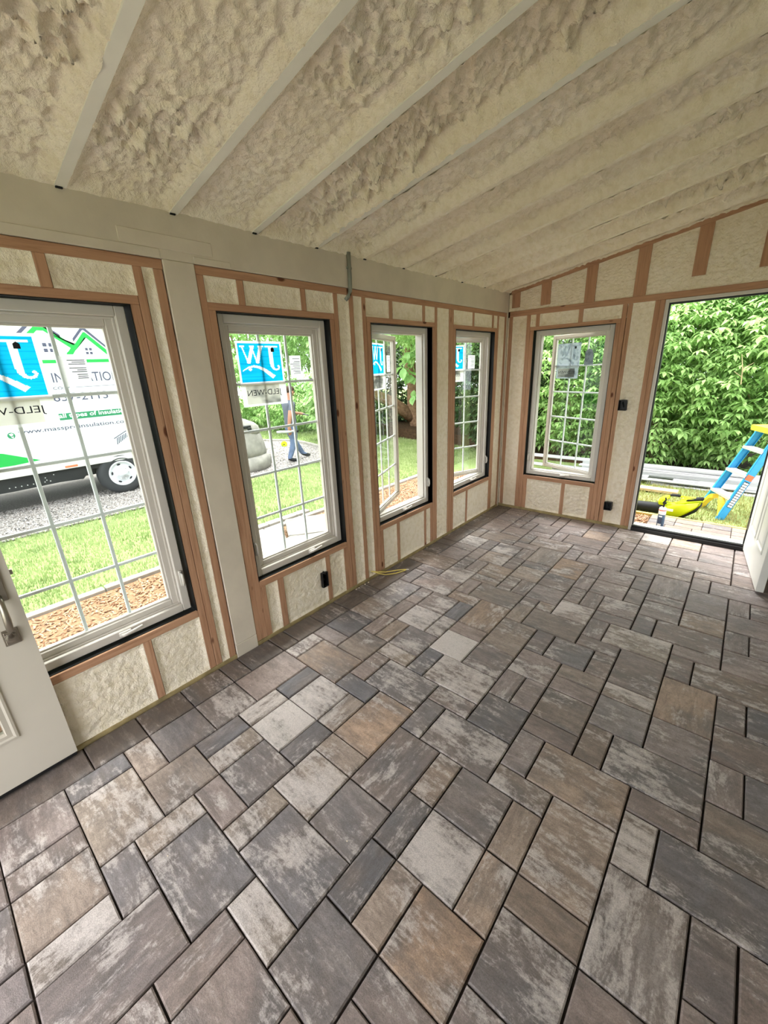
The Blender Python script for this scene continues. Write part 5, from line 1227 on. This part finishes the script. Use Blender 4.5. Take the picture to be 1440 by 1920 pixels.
def shrub(name, loc, rad, n, size, mat, label, seed, cat='shrub', group=None, side=None, spray=6, droop=.5, trunk=.0, stems=5, inner=.55):
    t = tag(empty(name, loc), label, cat, group)
    P, N = shell_pts(n, rad, seed, -.85, inner, side); P = P+np.array([0, 0, rad[2]*.86+trunk])
    V, F = leaves(P, size, seed, spray, droop, out=N*np.array([1, 1, .2]))
    fast_mesh('foliage', V, F, mat, t)
    r = random.Random(seed)
    for i in range(stems):
        bm = bmesh.new(); a = r.uniform(0, 6.28); q = r.uniform(.2, .75); zt = trunk+rad[2]*r.uniform(.8, 1.5)
        tube(bm, [(.12*math.cos(a), .12*math.sin(a), -.05), (.3*q*rad[0]*math.cos(a), .3*q*rad[1]*math.sin(a), zt*.45), (q*rad[0]*math.cos(a), q*rad[1]*math.sin(a), zt)], [.028+.02*trunk, .02+.012*trunk, .006], 6)
        obj('stem', bm, 'bark' if trunk else 'twig', t)
    return t
S1 = shrub('shrub', (.45, 8.55, GY), (1.75, 1.25, 1.75), 3400, .115, 'leaf', 'tall fresh green shrub filling the open doorway behind the ladder', 1, side=(0, -1))
S2 = shrub('shrub', (-1.05, 8.65, GY), (1.45, 1.25, 1.65), 2800, .115, 'leaf', 'leafy green shrub at the left edge of the open doorway', 2, side=(0, -1))
S3 = shrub('shrub', (-2.75, 8.75, GY), (1.5, 1.3, 1.6), 2800, .11, 'leaf', 'green shrub seen through the far window beyond the board heap', 3, side=(0, -1))
S4 = shrub('shrub', (-4.3, 9.6, -.3), (1.4, 1.3, 1.5), 1200, .14, 'leaf_dark', 'dark green shrub between the corner of the room and the tree', 4, side=(.4, -1))
S5 = shrub('shrub', (2.1, 9.0, GY), (1.6, 1.4, 1.9), 1100, .14, 'leaf', 'green shrub hidden partly by the open white door leaf', 5, side=(0, -1))
S6 = shrub('shrub', (.2, 10.8, GY), (2.6, 1.6, 2.3), 1500, .17, 'leaf_pale', 'pale green tall shrub rising behind the doorway shrubs', 6, side=(0, -1), spray=6)
S7 = shrub('shrub', (-2.6, 11.2, GY), (2.6, 1.6, 2.3), 1400, .17, 'leaf_pale', 'pale green tall shrub rising behind the far window shrub', 7, side=(0, -1))
# sprays of single leaves on the nearest face of the doorway shrub
bm = bmesh.new(); vs = [bm.verts.new(p) for p in ((0, 0, 0), (.05, .028, .008), (.055, 0, 0), (.05, -.028, .008), (.12, 0, -.012), (.085, .02, .004), (.085, -.02, .004))]
for f in ((0, 2, 1), (0, 3, 2), (1, 2, 5), (2, 3, 6), (5, 2, 4), (2, 6, 4)): bm.faces.new([vs[i] for i in f])
lm = bpy.data.meshes.new('leaf'); bm.to_mesh(lm); bm.free(); lm.materials.append(MAT['leaf'])
r_ = random.Random(77)
for par, cx, rx, cnt in ((S1, 0, 1.5, 22), (S2, 0, 1.2, 16)):
    for _ in range(cnt):
        x = r_.uniform(-rx, rx*.55); z = r_.uniform(.35, 2.4); yy = -1.28*math.sqrt(max(.08, 1-(x/1.8)**2-((z-1.5)/2.0)**2))-.06
        base = r_.uniform(0, 6.28)
        for k in range(6):
            o = bpy.data.objects.new('leaf', lm); link(o, par); o.location = (x, yy, z); s_ = r_.uniform(.9, 1.35)
            o.rotation_euler = (r_.uniform(-.4, .4), r_.uniform(.25, .95), base+k*1.047); o.scale = (s_, s_, s_)
# bare twigs that catch the light in the doorway shrub
for i, (x, z, l) in enumerate(((-.05, 1.15, .5), (-.55, 1.55, .35), (.18, 1.55, .3))):
    bm = bmesh.new(); tube(bm, [(x, -1.36, z-l*.55), (x-.02, -1.38, z), (x-.06, -1.36, z+l*.5)], [.007, .006, .003], 6)
    tube(bm, [(x-.02, -1.38, z), (x+.08, -1.37, z+.07)], [.004, .002], 5); tube(bm, [(x-.01, -1.375, z-.1), (x-.1, -1.37, z-.03)], [.004, .002], 5); obj('twig', bm, 'twig', S1)
# shade bed soil under the shrubs
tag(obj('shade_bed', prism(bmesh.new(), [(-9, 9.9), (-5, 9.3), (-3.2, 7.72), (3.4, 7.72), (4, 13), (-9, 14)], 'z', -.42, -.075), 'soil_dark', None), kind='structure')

# broad-leaved tree seen through the third window
tt = tag(empty('tree', (-7.64, 10.5, G)), 'forked tree with rough brown trunk and big pale leaves beyond the third window', 'tree')
bm = bmesh.new()
tube(bm, [(.12, .15, -.1), (.02, .03, .25), (-.06, -.12, .8), (-.02, -.2, 1.5), (-.08, -.35, 2.3), (.0, -.4, 3.3), (.1, -.3, 4.6)], [.34, .27, .23, .20, .17, .14, .08], 14)
for i in range(1): tube(bm, [(-.02, 0, .45), (-.45, -.75, 1.05), (-1.0, -1.5, 1.5), (-1.7, -2.2, 2.4)], [.20, .17, .13, .07], 12)
tube(bm, [(-.02, -.2, 1.6), (.6, .2, 2.5), (1.3, .5, 3.6)], [.12, .09, .04], 10)
co = np.array([v.co[:] for v in bm.verts]); dd = (fbm(co[:, 0]*9+9, co[:, 2]*5+co[:, 1]*6+30, 3)-.45)*.09
for v, k in zip(bm.verts, dd): v.co.x += k; v.co.y += k*.6
obj('trunk', bm, 'bark', tt, True)
P, N = shell_pts(420, (2.6, 2.6, 1.6), 31, -.7, .3); V, F = leaves(P+np.array([-.2, -.4, 3.9]), .26, 31, 5, .6, .8); fast_mesh('foliage', V, F, 'leaf_pale', tt)
bm = bmesh.new(); hb = [(0, 0), (.05, .055), (.12, .075), (.18, .05), (.235, 0), (.18, -.05), (.12, -.075), (.05, -.055)]
vc = bm.verts.new((.11, 0, -.006)); rim_ = [bm.verts.new((x, y, .006+.012*abs(y)/.075-(.02 if x > .2 else 0))) for x, y in hb]
for k in range(8): bm.faces.new((vc, rim_[k], rim_[(k+1) % 8]))
bl_m = bpy.data.meshes.new('leaf'); bm.to_mesh(bl_m); bm.free(); bl_m.materials.append(MAT['leaf_big'])
r_ = random.Random(9)
def big_leaves(par, cs, n, sp, sc):
    for c in cs:
        ph = r_.uniform(0, 6.28)
        for k in range(n):
            o = bpy.data.objects.new('leaf', bl_m); link(o, par); o.location = (c[0]+r_.uniform(-sp, sp), c[1]+r_.uniform(-sp, sp), c[2]+r_.uniform(-sp, sp)); s_ = sc*r_.uniform(.75, 1.2)
            o.rotation_euler = (r_.uniform(-.5, .5), r_.uniform(.3, 1.15), ph+k*6.28/n+r_.uniform(-.3, .3)); o.scale = (s_, s_, s_)
big_leaves(tt, [(.35, -.55, 1.30), (.30, -.85, 1.85), (.4, -.2, 1.95), (.35, -.95, 2.25), (.45, .1, 2.4), (.2, -.5, 2.45), (.4, -1.2, 2.0), (.5, .25, 2.1), (.3, -.7, 2.8)], 6, .10, 1.5)
# bushes beyond the second window
shrub('shrub', (-9.3, 8.75, G), (1.0, .9, 1.35), 520, .20, 'leaf_pale', 'pale big-leaved bush right of the walking man', 41, spray=6, droop=.6)
shrub('shrub', (-12.6, 9.6, G), (1.5, 1.3, .95), 700, .18, 'leaf', 'low green bush behind the walking man', 42)
shrub('shrub', (-15.5, 8.6, G), (1.6, 1.5, 1.6), 700, .2, 'leaf', 'rounded bush at the left beyond the stone pillar', 43)
shrub('shrub', (-9.4, 11.6, G), (1.5, 1.2, 1.5), 900, .17, 'leaf_dark', 'dark bush left of the forked tree trunk', 44, spray=7)
shrub('shrub', (-6.9, 12.6, G), (1.8, 1.2, 1.7), 1200, .15, 'leaf_dark', 'dark dense bush directly behind the forked tree', 45, spray=7)
shrub('shrub', (-4.6, 12.2, -.3), (1.9, 1.2, 1.9), 1200, .15, 'leaf_dark', 'dark dense bush seen through the fourth window', 46, spray=7)
shrub('tree', (-6.0, 9.6, G), (1.5, 1.3, 1.7), 800, .16, 'leaf', 'slim tree with upright trunk seen through the fourth window', 47, 'tree', trunk=1.9, stems=3)
for i, (x, y, rx, rz_, tk, n, mt_, lb) in enumerate(((-13.2, 12.4, 2.6, 2.4, 2.0, 1300, 'leaf_pale', 'light green tree hanging over the second window view'), (-18.5, 11.5, 3.2, 3.0, 1.5, 1100, 'leaf', 'large green tree far behind the gravel drive'), (-10.4, 15.8, 3.0, 3.2, 1.2, 1200, 'leaf', 'broad green tree behind the dark bushes'), (-6.0, 16.5, 3.0, 3.4, 1.0, 1200, 'leaf_dark', 'dark evergreen tree behind the forked tree'), (-1.6, 15.5, 3.2, 3.2, 1.0, 1000, 'leaf', 'green tree behind the far window shrubs'), (-24, 6.0, 3.5, 3.4, 1.2, 900, 'leaf', 'distant green tree beyond the end of the drive'), (-15.5, 16.5, 3.4, 3.6, 1.0, 1100, 'leaf_dark', 'tall dark tree far back between the lighter trees'), (-22, 14.5, 3.6, 3.6, 1.0, 900, 'leaf', 'tall green tree farthest left beyond the second window'))):
    shrub('tree', (x, y, G), (rx, rx, rz_), n, .27, mt_, lb, 60+i, 'tree', None, None, 6, .5, tk, 5, .45)

for o in bpy.data.objects:                                    # pieces too small to pick apart
    if o.name.split('.')[0] in ('screw_boss', 'rivets', 'bolts', 'lug_nut', 'hand_hole', 'hinge', 'print') and o.parent: o['kind'] = 'stuff'
